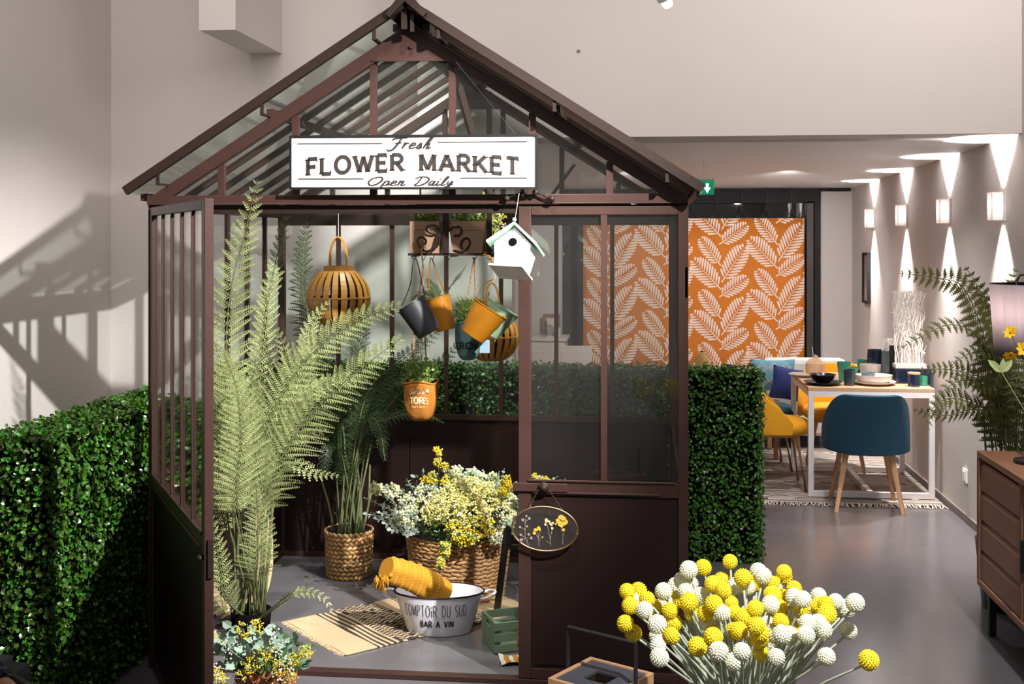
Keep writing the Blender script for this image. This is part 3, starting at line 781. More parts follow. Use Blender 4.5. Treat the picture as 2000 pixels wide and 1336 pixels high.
k = sw / 484.0                                   # metres per photo pixel on the board
def arch(x, y): x2 = x / (sw / 2); return P(x, y - .019 * x2 * x2 * 1.25 + .0, .0052)
def arch_g(x, y): x2 = x / (sw / 2); return P(x + .0012, y - .019 * x2 * x2 * 1.25 - .0014, .0047)
for fn, m, nm in ((arch_g, 'inkgold', 'lettering_edge'), (arch, 'ink', 'lettering')):
    words('FLOWER MARKET', CAPS, 31 * k, .245, lambda x, y, fn=fn: fn(x, y - 16.5 * k), nm, m, sign, gap=.33, sx=1.02, serif=.17)
ps = lambda x, y: P(x, y, .0052)
words('Fresh', SCRIPT, 20 * k, .25, lambda x, y: ps(x - 5 * k, y + 26 * k), 'script_lettering', 'ink', sign, gap=.06, sx=1.5, slant=.35, script=True)
words('Open Daily', SCRIPT, 17 * k, .25, lambda x, y: ps(x - 4 * k, y - 45 * k), 'script_lettering', 'ink', sign, gap=.07, sx=1.75, slant=.4, script=True)
for x0, x1, y in ((-226, -58, 36), (50, 222, 38), (-224, -95, -32), (94, 222, -31)):
    t_ = MB(); ribbon(t_, [(x0 * k, y * k), (x1 * k, y * k)], 2.2 * k, ps); build(t_, 'rule_line', 'ink', sign)
wr = MB().tube([P(sw / 2 - .085, shh / 2, 0), WY(890, 120, sy + .02)], .0007, 4).tube([P(-sw / 2 + .12, shh / 2, 0), WY(690, 142, sy + .02)], .0004, 4)
build(wr, 'hanging_wire', 'framegrey', sign)

# ================================================================== birdhouse
def birdhouse():
    top = WY(1007, 437, 4.36)
    b = thing('birdhouse', 'white wooden birdhouse with mint green roof hanging at the door edge', 'birdhouse', tuple(top))
    X = Matrix.Translation(top) @ Matrix.Rotation(math.radians(-9), 4, 'Z') @ Matrix.Rotation(math.radians(-20), 4, 'X') @ Matrix.Rotation(math.radians(3), 4, 'Y')
    w, w2, h0, h1, d = .072, .056, -.078, -.176, .09
    # body narrows towards the floor
    def ring(y): return [(-w, y, h0), (-w2, y, h1), (w2, y, h1), (w, y, h0), (0, y, -.012)]
    body = MB().add(ring(0) + ring(d), [(0, 1, 2, 3, 4)[::1], (9, 8, 7, 6, 5)] + [(i, 5 + i, 5 + (i + 1) % 5, (i + 1) % 5) for i in range(5)])
    build(body.xf(X), 'house_body', 'birdwhite', b, bevel=.0015)
    for s in (-1, 1):
        r = MB().bar((0, -.022, .0), (s * .096, -.022, -.079), .0, .0)
        r = MB().slab([(0, -.022, .002), (s * .098, -.022, -.078), (s * .094, -.022, -.086), (0, -.022, -.009)], .135, (0, 1, 0))
        build(r.xf(X), 'roof_board', 'birdgreen', b)
    build(MB().box((-.064, -.05, h1 - .007), (.064, d + .02, h1)).xf(X), 'floor_board', 'birdwhite', b)
    hole = MB().lathe([(.0001, .0), (.0165, .0), (.0165, .002), (.0001, .002)], 20, X=X @ Matrix.Translation((0, -.0012, -.073)) @ Matrix.Rotation(PI / 2, 4, 'X'))
    build(hole, 'entrance_shade_disc', 'dark', b)  # flat dark disc; the shade inside the hole is its colour
    build(MB().tube([(0, 0, -.128), (-.006, -.03, -.131)], .004, 8).xf(X), 'perch', 'birdwhite', b)
    build(MB().sphere((0, -.022, .008), .008, 12, 8).xf(X), 'finial', 'birdgreen', b, smooth=True)
    build(MB().tube([X @ V((0, -.015, .014)), WY(1014, 378, 4.48)], .0012, 4), 'hanging_string', 'string', b)
birdhouse()

# ================================================================== oval pressed-flower frame on the door knob
def oval():
    c = WY(1064, 1033, GY - .03); kk = 4.55 / FPX
    o = thing('pressed_flower_frame', 'oval brass and glass frame of pressed flowers hanging from the door knob', 'frame', tuple(c))
    rx, rz_ = 64 * kk, 43 * kk
    tilt = math.radians(-2)
    pt = lambda x, z, y=0: c + V((x * math.cos(tilt) - z * math.sin(tilt), y, x * math.sin(tilt) + z * math.cos(tilt)))
    build(MB().tube([pt(rx * math.cos(a * PI / 30), rz_ * math.sin(a * PI / 30)) for a in range(60)], .0036, 8, closed=True), 'frame_rim', 'gold', o, smooth=True)
    g = [pt(rx * math.cos(a * PI / 30), rz_ * math.sin(a * PI / 30), -.001) for a in range(60)]
    build(MB().slab(g, .002, (0, 1, 0)), 'glass_plate', 'ovalglass', o)
    def chain(p, q):
        mb = MB(); n = max(6, int((q - p).length / .0055))
        for i in range(n):
            a = p.lerp(q, (i + .5) / n); mb.ball(a, .0024 if i % 2 else .0018, lo=True)
        return mb
    for sx, ang in ((-1, 118), (1, 62)):
        a = math.radians(ang); e = pt(rx * math.cos(a), rz_ * math.sin(a))
        build(MB().tube([e + V((.005 * math.cos(t * PI / 5), 0, .004 + .005 * math.sin(t * PI / 5))) for t in range(10)], .0012, 5, closed=True), 'hanging_loop', 'gold', o)
        build(chain(e + V((0, 0, .008)), kx + V((sx * .02, -.008, -.005))), 'chain', 'gold', o)
    px2 = lambda x, y: (( (x + 960 - 1064)) * kk, -((y) + 920 - 1033) * kk)
    q = lambda x, y: (960 + x / 7.42 - 1064, -(920 + y / 7.42 - 1033))
    def plant(name, stems, heads, m_head, m_stem='petal_w'):
        mb = MB()
        for st in stems:
            P_ = [q(*s) for s in st]
            ribbon(mb, [(a * kk, b * kk) for a, b in P_], .0016, lambda x, y: pt(x, y, -.0016), 0)
        root = build(mb, 'pressed_stem', m_stem, o)
        for hi, (x, y, r) in enumerate(heads):
            h = MB()
            a, b = q(x, y); r *= kk / 7.42; n = 9; ph = R() * 6
            pts = [pt(a * kk + r * U(.65, 1.1) * math.cos(ph + 2 * PI * i / n), b * kk + r * U(.65, 1.1) * math.sin(ph + 2 * PI * i / n), -.0022 - hi * .0008) for i in range(n)]
            h.slab(pts, .0006, (0, 1, 0))
            build(h, 'pressed_petal', m_head, root)
    plant('a', [[(545, 1085), (500, 990), (485, 880), (490, 700)], [(500, 990), (430, 940)], [(500, 1000), (440, 1010)], [(520, 1030), (580, 970)], [(520, 990), (545, 930)], [(488, 870), (410, 830)], [(490, 870), (515, 810)], [(488, 780), (450, 725)], [(490, 750), (550, 700)]],
          [(450, 725, 22), (545, 700, 24), (500, 665, 18), (412, 830, 18), (515, 812, 18), (430, 940, 22), (440, 1010, 28), (545, 925, 22), (582, 975, 24)], 'petal_w')
    plant('b', [[(700, 1100), (690, 1000), (670, 880)], [(692, 1000), (650, 930)], [(694, 1010), (745, 955)], [(690, 960), (710, 860)]],
          [(640, 860, 32), (680, 835, 32), (625, 905, 28), (700, 850, 20), (745, 955, 14)], 'petal_y')
    plant('c', [[(867, 1085), (850, 960), (800, 750)], [(855, 980), (880, 820)], [(860, 1050), (805, 1010)], [(850, 960), (880, 880)]],
          [(790, 715, 34), (830, 725, 22), (865, 760, 32), (780, 770, 20), (878, 818, 22), (888, 740, 18)], 'petal_c')
    plant('d', [[(1040, 1045), (1035, 900), (1000, 800)], [(1036, 950), (1050, 830)], [(1036, 900), (1010, 850)]],
          [(1000, 680, 62), (1050, 720, 58), (960, 710, 46), (1010, 755, 50), (1045, 830, 26), (930, 755, 16), (1030, 665, 44)], 'petal_y')
oval()

# ================================================================== bamboo lanterns
def lantern(c, r, strtop, label):
    c = V(c)
    o = thing('bamboo_lantern', label, 'lantern', tuple(c - V((0, 0, r * .95))), 0, 'bamboo lanterns hung in the greenhouse')
    n = 22
    prof = [(r * .42, r * .80), (r * .62, r * .72), (r * .90, r * .36), (r * 1.0, -.06 * r), (r * .93, -.42 * r), (r * .7, -.78 * r), (r * .42, -.95 * r)]
    prof = [(p.x, p.y) for p in cat_rom([V((a, b, 0)) for a, b in prof], 3)]
    base = None
    for i in range(n):
        a = 2 * PI * i / n; w = r * .185
        mb = MB(); vs = []
        for rr, z in prof:
            ca, sa = math.cos(a), math.sin(a); t = V((-sa, ca, 0)); ro = V((ca, sa, 0)); ww = w * (.55 + .45 * rr / r)
            for k_, off in ((-1, 0), (1, 0), (1, .004), (-1, .004)): vs.append(c + ro * (rr + off) + t * ww / 2 * k_ + V((0, 0, z)))
        m = len(prof); fs = []
        for j in range(m - 1):
            for q in range(4): fs.append((4 * j + q, 4 * j + (q + 1) % 4, 4 * j + 4 + (q + 1) % 4, 4 * j + 4 + q))
        build(mb.add(vs, fs), 'slat', 'bamboo', o)
    rings = lambda rr, z, h, t: MB().lathe([(rr, z - h / 2), (rr + t, z - h / 2), (rr + t, z + h / 2), (rr, z + h / 2), (rr, z - h / 2)], 30, c)
    build(rings(r * .99, -.06 * r, r * .05, .008), 'hoop', 'bamboo', o, smooth=False)
    build(rings(r * .44, r * .82, r * .26, .006), 'collar', 'bamboo', o)
    build(rings(r * .58, r * .70, r * .06, .006), 'hoop', 'bamboo', o)
    build(MB().lathe([(.0001, -r * .96), (r * .44, -r * .96), (r * .44, -r * .9), (.0001, -r * .9)], 24, c), 'floor_disc', 'bamboo', o)
    h = MB(); pts = [c + V((r * .28 * math.cos(t) , 0, r * .9 + (r * .98) * math.sin(t) ** .8)) for t in [PI * i / 16 for i in range(17)]]
    for p, q in zip(pts, pts[1:]): h.bar(p, q, .006, r * .2, up=(0, 1, 0))
    build(h, 'carry_handle', 'bamboo', o)
    gz = c.z - r * .88
    build(MB().lathe([(.0001, gz), (r * .24, gz), (r * .24, gz + r * .6), (r * .22, gz + r * .6), (r * .22, gz + .006), (.0001, gz + .006)], 18, (c.x, c.y, 0)), 'candle_glass', 'clearglass', o, smooth=True)
    build(MB().tube([c + V((0, 0, r * 1.86)), V(strtop)], .0015, 4), 'hanging_cord', 'string', o)
c1 = W(661, 577, 5.42); lantern(c1, .143, (c1.x, c1.y, 2.16), 'round bamboo slat lantern hanging alone among the fern fronds')
c2 = W(960, 653, 5.85); lantern(c2, .135, (c2.x, c2.y, 2.1), 'round bamboo slat lantern half hidden behind the hanging metal pots')

# ================================================================== hanging shelf with scrolls and its planters
dsh = 5.32
sL, sR = W(797, 497, dsh), W(972, 499, dsh)
rack = thing('hanging_shelf', 'dark wrought iron shelf with scroll brackets hung from the greenhouse roof', 'shelf', tuple((sL + sR) / 2))
ysh = sL.y; zsh = sL.z
shelf = MB()
for dy in (0, .05, .10, .15): shelf.bar((sL.x, ysh + dy, zsh), (sR.x, ysh + dy, zsh), .012, .010)
for x in (sL.x + .02, (sL.x + sR.x) / 2, sR.x - .02): shelf.bar((x, ysh, zsh - .008), (x, ysh + .15, zsh - .008), .010, .006)
build(shelf, 'shelf_rack', 'brown_d', rack)
def spiral(cx, cy, r0, a0, a1, n=22, k_=.45):
    return [(cx + r0 * (1 - k_ * i / n) * math.cos(math.radians(a0 + (a1 - a0) * i / n)), cy + r0 * (1 - k_ * i / n) * math.sin(math.radians(a0 + (a1 - a0) * i / n))) for i in range(n + 1)]
for pts in ([(858, 455), (853, 466), (848, 482), (832, 491), (818, 480), (816, 468), (824, 463), (832, 470), (830, 478)], [(856, 456), (846, 457), (834, 452), (834, 444), (843, 440), (853, 442), (857, 450), (859, 462), (856, 478), (846, 489)],
            [(872, 470), (874, 455), (884, 443), (897, 443), (902, 451), (896, 459), (886, 459)], [(886, 488), (905, 491), (915, 482), (918, 472), (912, 465), (904, 468), (900, 478), (903, 486)]):
    build(MB().tube(cat_rom([W(x, y, dsh - .02) for x, y in pts], 5), .0048, 6), 'scroll', 'brown_d', rack, smooth=True)
build(MB().box((W(866, 400, dsh).x, ysh - .006, zsh), (W(878, 400, dsh).x, ysh + .006, 1.98)), 'upright', 'brown_d', rack)
for p in ((sL.x + .03, ysh + .14), (sR.x - .03, ysh + .14)): build(MB().bar((p[0], p[1], zsh), (p[0], p[1], 2.14), .008), 'hanger', 'brown_d', rack)
for hx in (808, 826, 843, 875, 926, 955):
    p = W(hx, 500, dsh + .05); build(MB().tube([p + V((0, 0, .012)), p + V((.012, 0, 0)), p + V((.004, 0, -.018)), p + V((-.008, 0, -.008))], .0022, 6), 'hook', 'black', rack)

def planter(px0, px1, tpr, y0, d, label, mats, seed):
    random.seed(seed)
    a, b = W(px0, 494, d), W(px1, 494, d); z0 = zsh + .006; z1 = W(px0, 432, d).z
    y = ysh + .012; t = (b.x - a.x) * tpr
    o = thing('planter_box', label, 'planter', ((a.x + b.x) / 2, y, z0), 0, 'beige planter boxes on the hanging shelf')
    mb = MB(); dd = .13
    lo = [(a.x + t, y, z0), (b.x - t, y, z0), (b.x - t, y + dd * .85, z0), (a.x + t, y + dd * .85, z0)]
    hi = [(a.x, y - .004, z1), (b.x, y - .004, z1), (b.x, y + dd, z1), (a.x, y + dd, z1)]
    hi2 = [(a.x + .006, y + .002, z1), (b.x - .006, y + .002, z1), (b.x - .006, y + dd - .006, z1), (a.x + .006, y + dd - .006, z1)]
    inn = [(x, yy, z1 - .02) for x, yy, _ in hi2]
    mb.add(lo + hi + hi2 + inn, [(3, 2, 1, 0)] + [(i, (i + 1) % 4, 4 + (i + 1) % 4, 4 + i) for i in range(4)] + [(4 + i, 4 + (i + 1) % 4, 8 + (i + 1) % 4, 8 + i) for i in range(4)] + [(8 + i, 8 + (i + 1) % 4, 12 + (i + 1) % 4, 12 + i) for i in range(4)] + [(12, 13, 14, 15)])
    build(mb, 'box_body', 'clayplanter', o)
    build(MB().bar((a.x + .01, y - .003, z1 - .035), (b.x - .012, y - .003, z1 - .035), .004, .008), 'box_band', 'clayplanter', o)
    tf = MB(); cx = (a.x + b.x) / 2
    tuft(tf, (cx, y + dd / 2, z1 + .035), ((b.x - a.x) * .52, dd * .6, .05), 520, .022, base=(cx, y + dd / 2, z1 - .06))
    build(tf, 'foliage', 'herb', o, kind='stuff')
    bl = MB(); blossoms(bl, (cx, y + dd / 2, z1 + .04), ((b.x - a.x) * .55, dd * .6, .055), 60, .004, mis=mats, k=3)
    build(bl, 'flowers', ['cream', 'yellowfl', 'greenfl', 'eucag'], o, kind='stuff')
planter(800, 858, .0, 0, dsh, 'square beige planter box of greenery on the hanging shelf', [0, 3, 3], 3)
planter(876, 951, .12, 0, dsh, 'tapered beige planter box of bushy green shrub on the hanging shelf', [0, 2, 1], 4)
# white flowering plant behind the shelf
random.seed(9)
pl = thing('flowering_plant', 'lime green shrub in a beige pot behind the birdhouse', 'plant', tuple(W(966, 498, 5.45) + V((0, 0, .002))))
q = W(966, 470, 5.45)
build(MB().lathe([(.0001, zsh + .01), (.035, zsh + .01), (.045, q.z + .02), (.04, q.z + .02), (.036, q.z), (.0001, q.z)], 18, (q.x - .005, ysh + .09, 0)), 'flower_pot', 'clayplanter', pl, smooth=True)
tf = MB(); tuft(tf, (q.x - .012, ysh + .08, 1.835), (.062, .06, .10), 420, .02, base=(q.x, ysh + .08, 1.7)); build(tf, 'foliage', 'greenfl', pl, kind='stuff')
bl = MB(); blossoms(bl, (q.x + .01, ysh + .06, 1.83), (.06, .05, .10), 60, .0045, mis=[0, 1], k=3); build(bl, 'flowers', ['cream', 'yellowfl'], pl, kind='stuff')

# ================================================================== pots hung from the shelf
def bucket(name, ctop, cbot, r1, r0, m, label, handle=None, hm='yellowmetal', fill=None):
    ctop, cbot = V(ctop), V(cbot); ax = (ctop - cbot); h = ax.length
    X = Matrix.Translation(cbot) @ ax.to_track_quat('Z', 'Y').to_matrix().to_4x4()
    o = thing(name, label, 'pot', tuple(cbot), 0, 'painted metal pots hung from the shelf')
    build(MB().lathe([(.0001, 0), (r0 - .003, 0), (r0, .003), (r1, h - .004), (r1 + .003, h - .002), (r1 + .003, h + .002), (r1 - .003, h + .001), (r0 - .004, .006), (.0001, .006)], 30, X=X), 'pot_body', m, o, smooth=True, autos=.6)
    if handle:
        pts = cat_rom([V(p) for p in handle], 8); mb = MB()
        for p, q in zip(pts, pts[1:]): mb.bar(p, q, .003, .012, up=(0, 1, .2))
        build(mb, 'pot_handle', hm, o)
    return o, X, h
# charcoal, orange, mustard and sage pots
bucket('hanging_pot', W(803, 592, 5.22), W(839, 651, 5.22), .068, .055, 'greymetal', 'charcoal metal pot hanging tilted below the shelf',
       [W(778, 612, 5.22), W(800, 560, 5.24), W(806, 520, 5.26), W(812, 505, 5.28), W(822, 540, 5.24), W(830, 577, 5.22)], 'greymetal')
ob, _, _ = bucket('hanging_pot', W(855, 580, 5.42), W(872, 644, 5.42), .055, .046, 'yellowmetal', 'tall orange metal pot with a fern, hanging behind the charcoal pot',
       [W(842, 590, 5.42), W(838, 545, 5.38), W(842, 505, 5.37), W(856, 540, 5.4), W(868, 572, 5.42)])
random.seed(12)
bf = MB()
for pts, L_ in (([(858, 590, 5.42), (880, 560, 5.4), (900, 535, 5.38), (911, 518, 5.36)], .062), ([(856, 592, 5.42), (850, 570, 5.42), (842, 556, 5.42), (836, 545, 5.42)], .045), ([(852, 592, 5.42), (838, 580, 5.40), (818, 575, 5.38), (805, 585, 5.36)], .05)):
    frond(bf, [W(*p) for p in pts], L_, (V((.6, 0, .8)) if L_ > .05 else V((1, 0, .3))), 13, .1, True, .0018, .1, 40)
build(bf, 'fern_sprig', ['fern_shade', 'stem'], ob)
yo, _, _ = bucket('hanging_pot', W(958, 602, 5.12), W(922, 657, 5.12), .082, .058, 'yellowmetal', 'wide mustard metal pot hanging mouth tilted, nearest to the door',
       [W(930, 583, 5.12), W(945, 555, 5.14), W(968, 540, 5.16), W(960, 505, 5.2), W(945, 497, 5.25)])
build(MB().tube(cat_rom([W(950, 600, 5.12), W(952, 585, 5.08), W(955, 570, 5.06)], 4), .0025, 5).tube(cat_rom([W(945, 600, 5.12), W(946, 585, 5.1), W(943, 575, 5.08)], 4), .002, 5), 'dried_grass', 'bamboo', yo)
bucket('hanging_pot', W(983, 600, 5.24), W(950, 650, 5.24), .078, .056, 'greenmetal', 'sage green metal pot hanging behind the mustard pot')

def rope(a, b, n=30, r=.0035, knot=None):
    mb = MB()
    for ph in (0, PI):
        pts = []
        for i in range(n + 1):
            t = i / n; p = V(a).lerp(V(b), t); x = ph + t * n * .9
            pts.append(p + V((math.cos(x), math.sin(x), 0)) * r * .6)
        mb.tube(pts, r * .7, 5)
    if knot: mb.ball(knot, r * 3.2); 
    return mb
def canvas_bag(name, c, w, h, d, m, label, text, ropes, plant_seed, plant_m, tm, fold=0):
    c = V(c); o = thing(name, label, 'hanging planter', tuple(c), 0, 'canvas planters hung on ropes')
    def surf(u, v):
        a = 2 * PI * u; taper = (1 - (1 - v) ** 3.2 * .45) * (1 - .06 * v) 
        if v < .001: taper = .42
        sq = lambda x: math.copysign(abs(x) ** .8, x)
        wob = 1 + .03 * math.sin(5 * a + 7 * v) + .02 * math.sin(9 * a)
        return c + V((sq(math.cos(a)) * w / 2 * taper * wob, sq(math.sin(a)) * d / 2 * taper * wob, h * v + .006 * math.sin(3 * a) * v))
    mb = MB().grid(surf, 36, 12, True)
    o0 = len(mb.v); mb.add([surf(i / 36, 0) for i in range(36)], [tuple(range(36))])
    build(mb, 'bag_body', m, o, smooth=True, solid=.003)
    build(MB().tube([surf(i / 36, 1.0) for i in range(36)], .005, 6, closed=True), 'bag_hem', m, o, smooth=True)
    text(o, surf)
    for i, (a, b) in enumerate(ropes): build(rope(a, b), 'rope', 'rope', o, smooth=True)
    random.seed(plant_seed)
    tf = MB(); tuft(tf, c + V((0, 0, h + .03)), (w * .55, d * .5, .075), 420, .017, base=c + V((0, 0, h - .04))); 
    for i in range(16):
        b = c + V((U(-.3, .3) * w, U(-.3, .3) * d, h * .8)); e = c + V((U(-.6, .6) * w, U(-.5, .4) * d, h + U(.05, .14)))
        tf.tube([b, b.lerp(e, .5) + V((0, 0, .01)), e], .0012, 4)
    build(tf, 'foliage', plant_m, o, kind='stuff')
    return o
def bagtext_fn(surf, w, z0, c, off=.004):
    # wraps flat (x, z) onto the front of the bag
    def fn(x, y):
        a = 1.5 * PI + x / (w / 2) * .95
        u = (a / (2 * PI)) % 1; v = y
        p = surf(u, v); q = V(c); nrm = V((p.x - q.x, (p.y - q.y), 0)).normalized()
        return p + nrm * off
    return fn
cB = W(822, 820, 5.1); wB, hB = .150, .165
def tB(o, surf):
    fn = bagtext_fn(surf, wB, 0, cB); mb = MB()
    g = lambda x, y: fn(x, .46 + y / hB)
    words('STORES', CAPS, .0255, .13, g, 'lettering', 'printwhite', o, gap=.16, sx=.62, serif=.13)
    words('Garden', SCRIPT, .022, .1, lambda x, y: fn(x - .006, .70 + y / hB), 'script_lettering', 'printwhite', o, gap=.02, sx=.8, slant=.3, script=True)
    words('VEGETABLES', CAPS, .007, .14, lambda x, y: fn(x, .35 + y / hB), 'small_lettering', 'printwhite', o, gap=.3, sx=.7)
    pt = fn(.036, .80); build(MB().box(pt + V((-.006, -.002, -.006)), pt + V((.006, .002, .006))), 'bag_tag', 'printwhite', o)
    for sx in (-1, 1):
        e = surf(.5 if sx < 0 else 0, .88); build(MB().ball(e + V((sx * .004, 0, 0)), .008), 'side_knot', 'ochrebag', o)
hk = W(823, 482, dsh - .03)
canvas_bag('hanging_planter', cB, wB, hB, .13, 'ochrebag', 'ochre Garden STORES canvas planter hanging lowest on a long rope', tB,
           [(hk, W(826, 520, 5.26)), (W(826, 520, 5.26), W(833, 735, 5.12)), (W(826, 520, 5.26), W(808, 660, 5.2)), (W(808, 660, 5.2), W(806, 742, 5.1))], 21, 'herb', 'printwhite')
cT = W(914, 702, 5.3); wT, hT = .118, .165
def tT(o, surf):
    fn = bagtext_fn(surf, wT, 0, cT); mb = MB()
    letters(mb, 'GROW', CAPS, .030, .17, lambda x, y: fn(x + .004, .30 + y / hT), gap=.2, sx=1.0)
    build(mb, 'lettering', 'ink', o)
hk2 = W(926, 503, dsh)
canvas_bag('hanging_planter', cT, wT, hT, .11, 'tealbag', 'teal GROW canvas planter hanging behind the mustard pot', tT,
           [(hk2, W(912, 590, 5.3)), (hk2, W(929, 580, 5.3))], 22, 'herb', 'ink')
build(MB().box(W(936, 690, 5.16), W(956, 664, 5.16) + V((0, .012, 0))).xf(Matrix.Identity(4)), 'price_card', 'bluecard', None, label='small pale blue card hanging between mustard pot and bamboo lantern', cat='card', bevel=.003)
# ================================================================== ferns
VIEW = V((0, 0, CAMH))
def sp(pts, d0, d1):
    """screen polyline -> places, depth running from d0 at the root to d1 at the tip"""
    n = len(pts) - 1
    return [W(p[0], p[1], p[2] if len(p) > 2 else d0 + (d1 - d0) * (i / n) ** 1.2) for i, p in enumerate(pts)]
def side_of(pts, roll=0):
    m = len(pts) // 2; t = (pts[-1] - pts[m]).normalized(); v = (pts[m] - VIEW).normalized()
    s = t.cross(v).normalized()
    return rodrigues(s, t, math.radians(roll))
def fern(name, label, base, mats, fronds, fine=True, group=None, ns=0, sh=.5, solid=1.0, ang=25):
    o = thing(name, label, 'fern', tuple(base), 0, group)
    for pts, d0, d1, L_, n, st, roll, dr in fronds:
        P3 = sp(pts, d0, d1); P3[0] = V(base) + V((U(-.05, .05), U(-.05, .05), .01))
        mb = MB(); frond(mb, P3, L_, side_of(P3, roll), n, st, fine, .0058, dr, solid=solid, ang=ang)
        build(mb, 'frond', mats, o)
    for i in range(ns):
        b = V(base) + V((U(-.08, .08), U(-.06, .06), .0)); e = b + V((U(-.1, .1), U(-.06, .06), sh * U(.7, 1.25)))
        build(MB().tube([b, b.lerp(e, .5) + V((U(-.02, .02), 0, 0)), e], [.006, .0055, .004], 6), 'stem', 'stem', o, smooth=True)
    return o
random.seed(31)
fb = G(492, 1232); fb = V((fb.x, 5.02, 0.0))
fern('potted_fern', 'tall bright green fern inside the open greenhouse door, nearest the entrance', (fb.x, fb.y, .02), ['fern', 'stem'], [
    # screen path, depth root, depth tip, pinna length, pairs, bare share, roll, droop
    ([(470, 1230), (452, 900), (442, 690), (452, 560), (480, 450), (503, 350)], 5.1, 4.52, .155, 28, .42, 12, .1),
    ([(500, 1230), (492, 900), (508, 700), (530, 550), (563, 408)], 5.15, 4.95, .11, 28, .5, 38, .15),
    ([(520, 1230), (500, 930), (540, 790), (610, 690), (700, 625), (784, 594)], 5.1, 4.8, .15, 28, .45, 10, .15),
    ([(532, 1230), (530, 960), (590, 830), (680, 740), (786, 658)], 5.05, 4.72, .17, 29, .36, 0, .2),
    ([(480, 1230), (452, 960), (450, 830), (440, 740), (420, 672)], 5.05, 4.75, .15, 28, .42, -10, .1),
    ([(476, 1230), (465, 1000), (470, 860), (462, 760), (437, 690)], 5.0, 4.62, .15, 28, .45, 15, .1),
    ([(510, 1230), (500, 930), (550, 830), (590, 740), (605, 640), (640, 590)], 5.1, 5.2, .12, 28, .48, 30, .15),
    ([(512, 1230), (515, 1010), (500, 880), (490, 780), (500, 700)], 5.05, 4.8, .12, 26, .45, -20, .1),
    ([(520, 1230), (528, 980), (560, 905), (612, 925), (662, 930)], 5.05, 4.85, .075, 20, .5, -25, .2),
    ([(520, 1230), (500, 1130), (503, 1100), (504, 1010), (500, 942)], 5.0, 4.78, .115, 19, .42, 5, .25),
    ([(448, 1230), (440, 1170), (432, 1120), (422, 1060), (408, 1000)], 5.0, 4.8, .095, 18, .25, 20, .2),
    ([(545, 1230), (556, 1175), (590, 1156), (630, 1165), (650, 1195)], 4.95, 4.85, .05, 14, .4, -20, .3),
    ([(540, 1230), (560, 1165), (590, 1150), (600, 1140), (592, 1132)], 4.95, 4.9, .03, 10, .6, 0, .1),
    ([(500, 1230), (480, 960), (520, 860), (560, 790), (560, 700), (540, 640)], 5.1, 5.0, .11, 26, .45, -15, .1),
    ([(505, 1230), (492, 960), (510, 900), (560, 860), (640, 840)], 5.1, 5.0, .10, 22, .45, 20, .3),
    ([(470, 1230), (440, 1000), (425, 880), (415, 800), (409, 740)], 5.1, 5.0, .10, 22, .4, 30, .2),
    ([(520, 1230), (520, 960), (575, 800), (650, 745), (720, 740)], 5.15, 5.1, .12, 24, .45, -25, .25),
], ns=9, sh=.62)
# its pot stands behind the bouquet
build(MB().lathe([(.0001, 0), (.08, 0), (.09, .1), (.084, .1), (.08, .08), (.0001, .08)], 24, (fb.x, fb.y, 0)), 'flower_pot', 'dark', None, smooth=True,
      label='dark pot on the floor holding the tall bright green fern', cat='pot', loc=(fb.x, fb.y, 0))
# woven pot and its fern, in the shaded green
bb = W(682, 1124, 6.06); bx, by = bb.x, 5.93
def braid_basket(name, label, c, r0, r1, h, rows, seg, m, size, cat, group=None, wall='brown_d', tilt=.5):
    o = thing(name, label, cat, c, 0, group)
    mb = MB()
    for i in range(rows):
        z = h * (i + .5) / rows; r = r0 + (r1 - r0) * z / h; sg = 1 if i % 2 else -1
        for j in range(seg):
            a = 2 * PI * (j + .5 * (i % 2)) / seg + U(-.01, .01)
            ro = V((math.cos(a), math.sin(a), 0)); t = V((-ro.y, ro.x, 0))
            d = (t + V((0, 0, sg * tilt))).normalized(); L_ = 2 * PI * r / seg * .78; tk = h / rows * .52
            n2 = d.cross(ro).normalized()
            vs, fs = ico(); p = V(c) + ro * r + V((0, 0, z))
            mb.add([p + d * v.x * L_ + n2 * v.y * tk + ro * v.z * tk * .6 for v in vs], fs)
    build(mb, 'weave', m, o, smooth=True, kind='stuff')
    build(MB().lathe([(.0001, .002), (r0 - .008, .002), (r1 - .006, h - .004), (r1 - .014, h - .004), (r1 - .02, h - .05), (.0001, h - .05)], 30, c), 'liner', wall, o, smooth=True)
    return o
random.seed(5)
braid_basket('woven_pot', 'small plaited seagrass basket holding the shaded fern, at the back wall', (bx, by, 0), .112, .122, .24, 11, 26, 'seagrass', .02, 'basket')
random.seed(32)
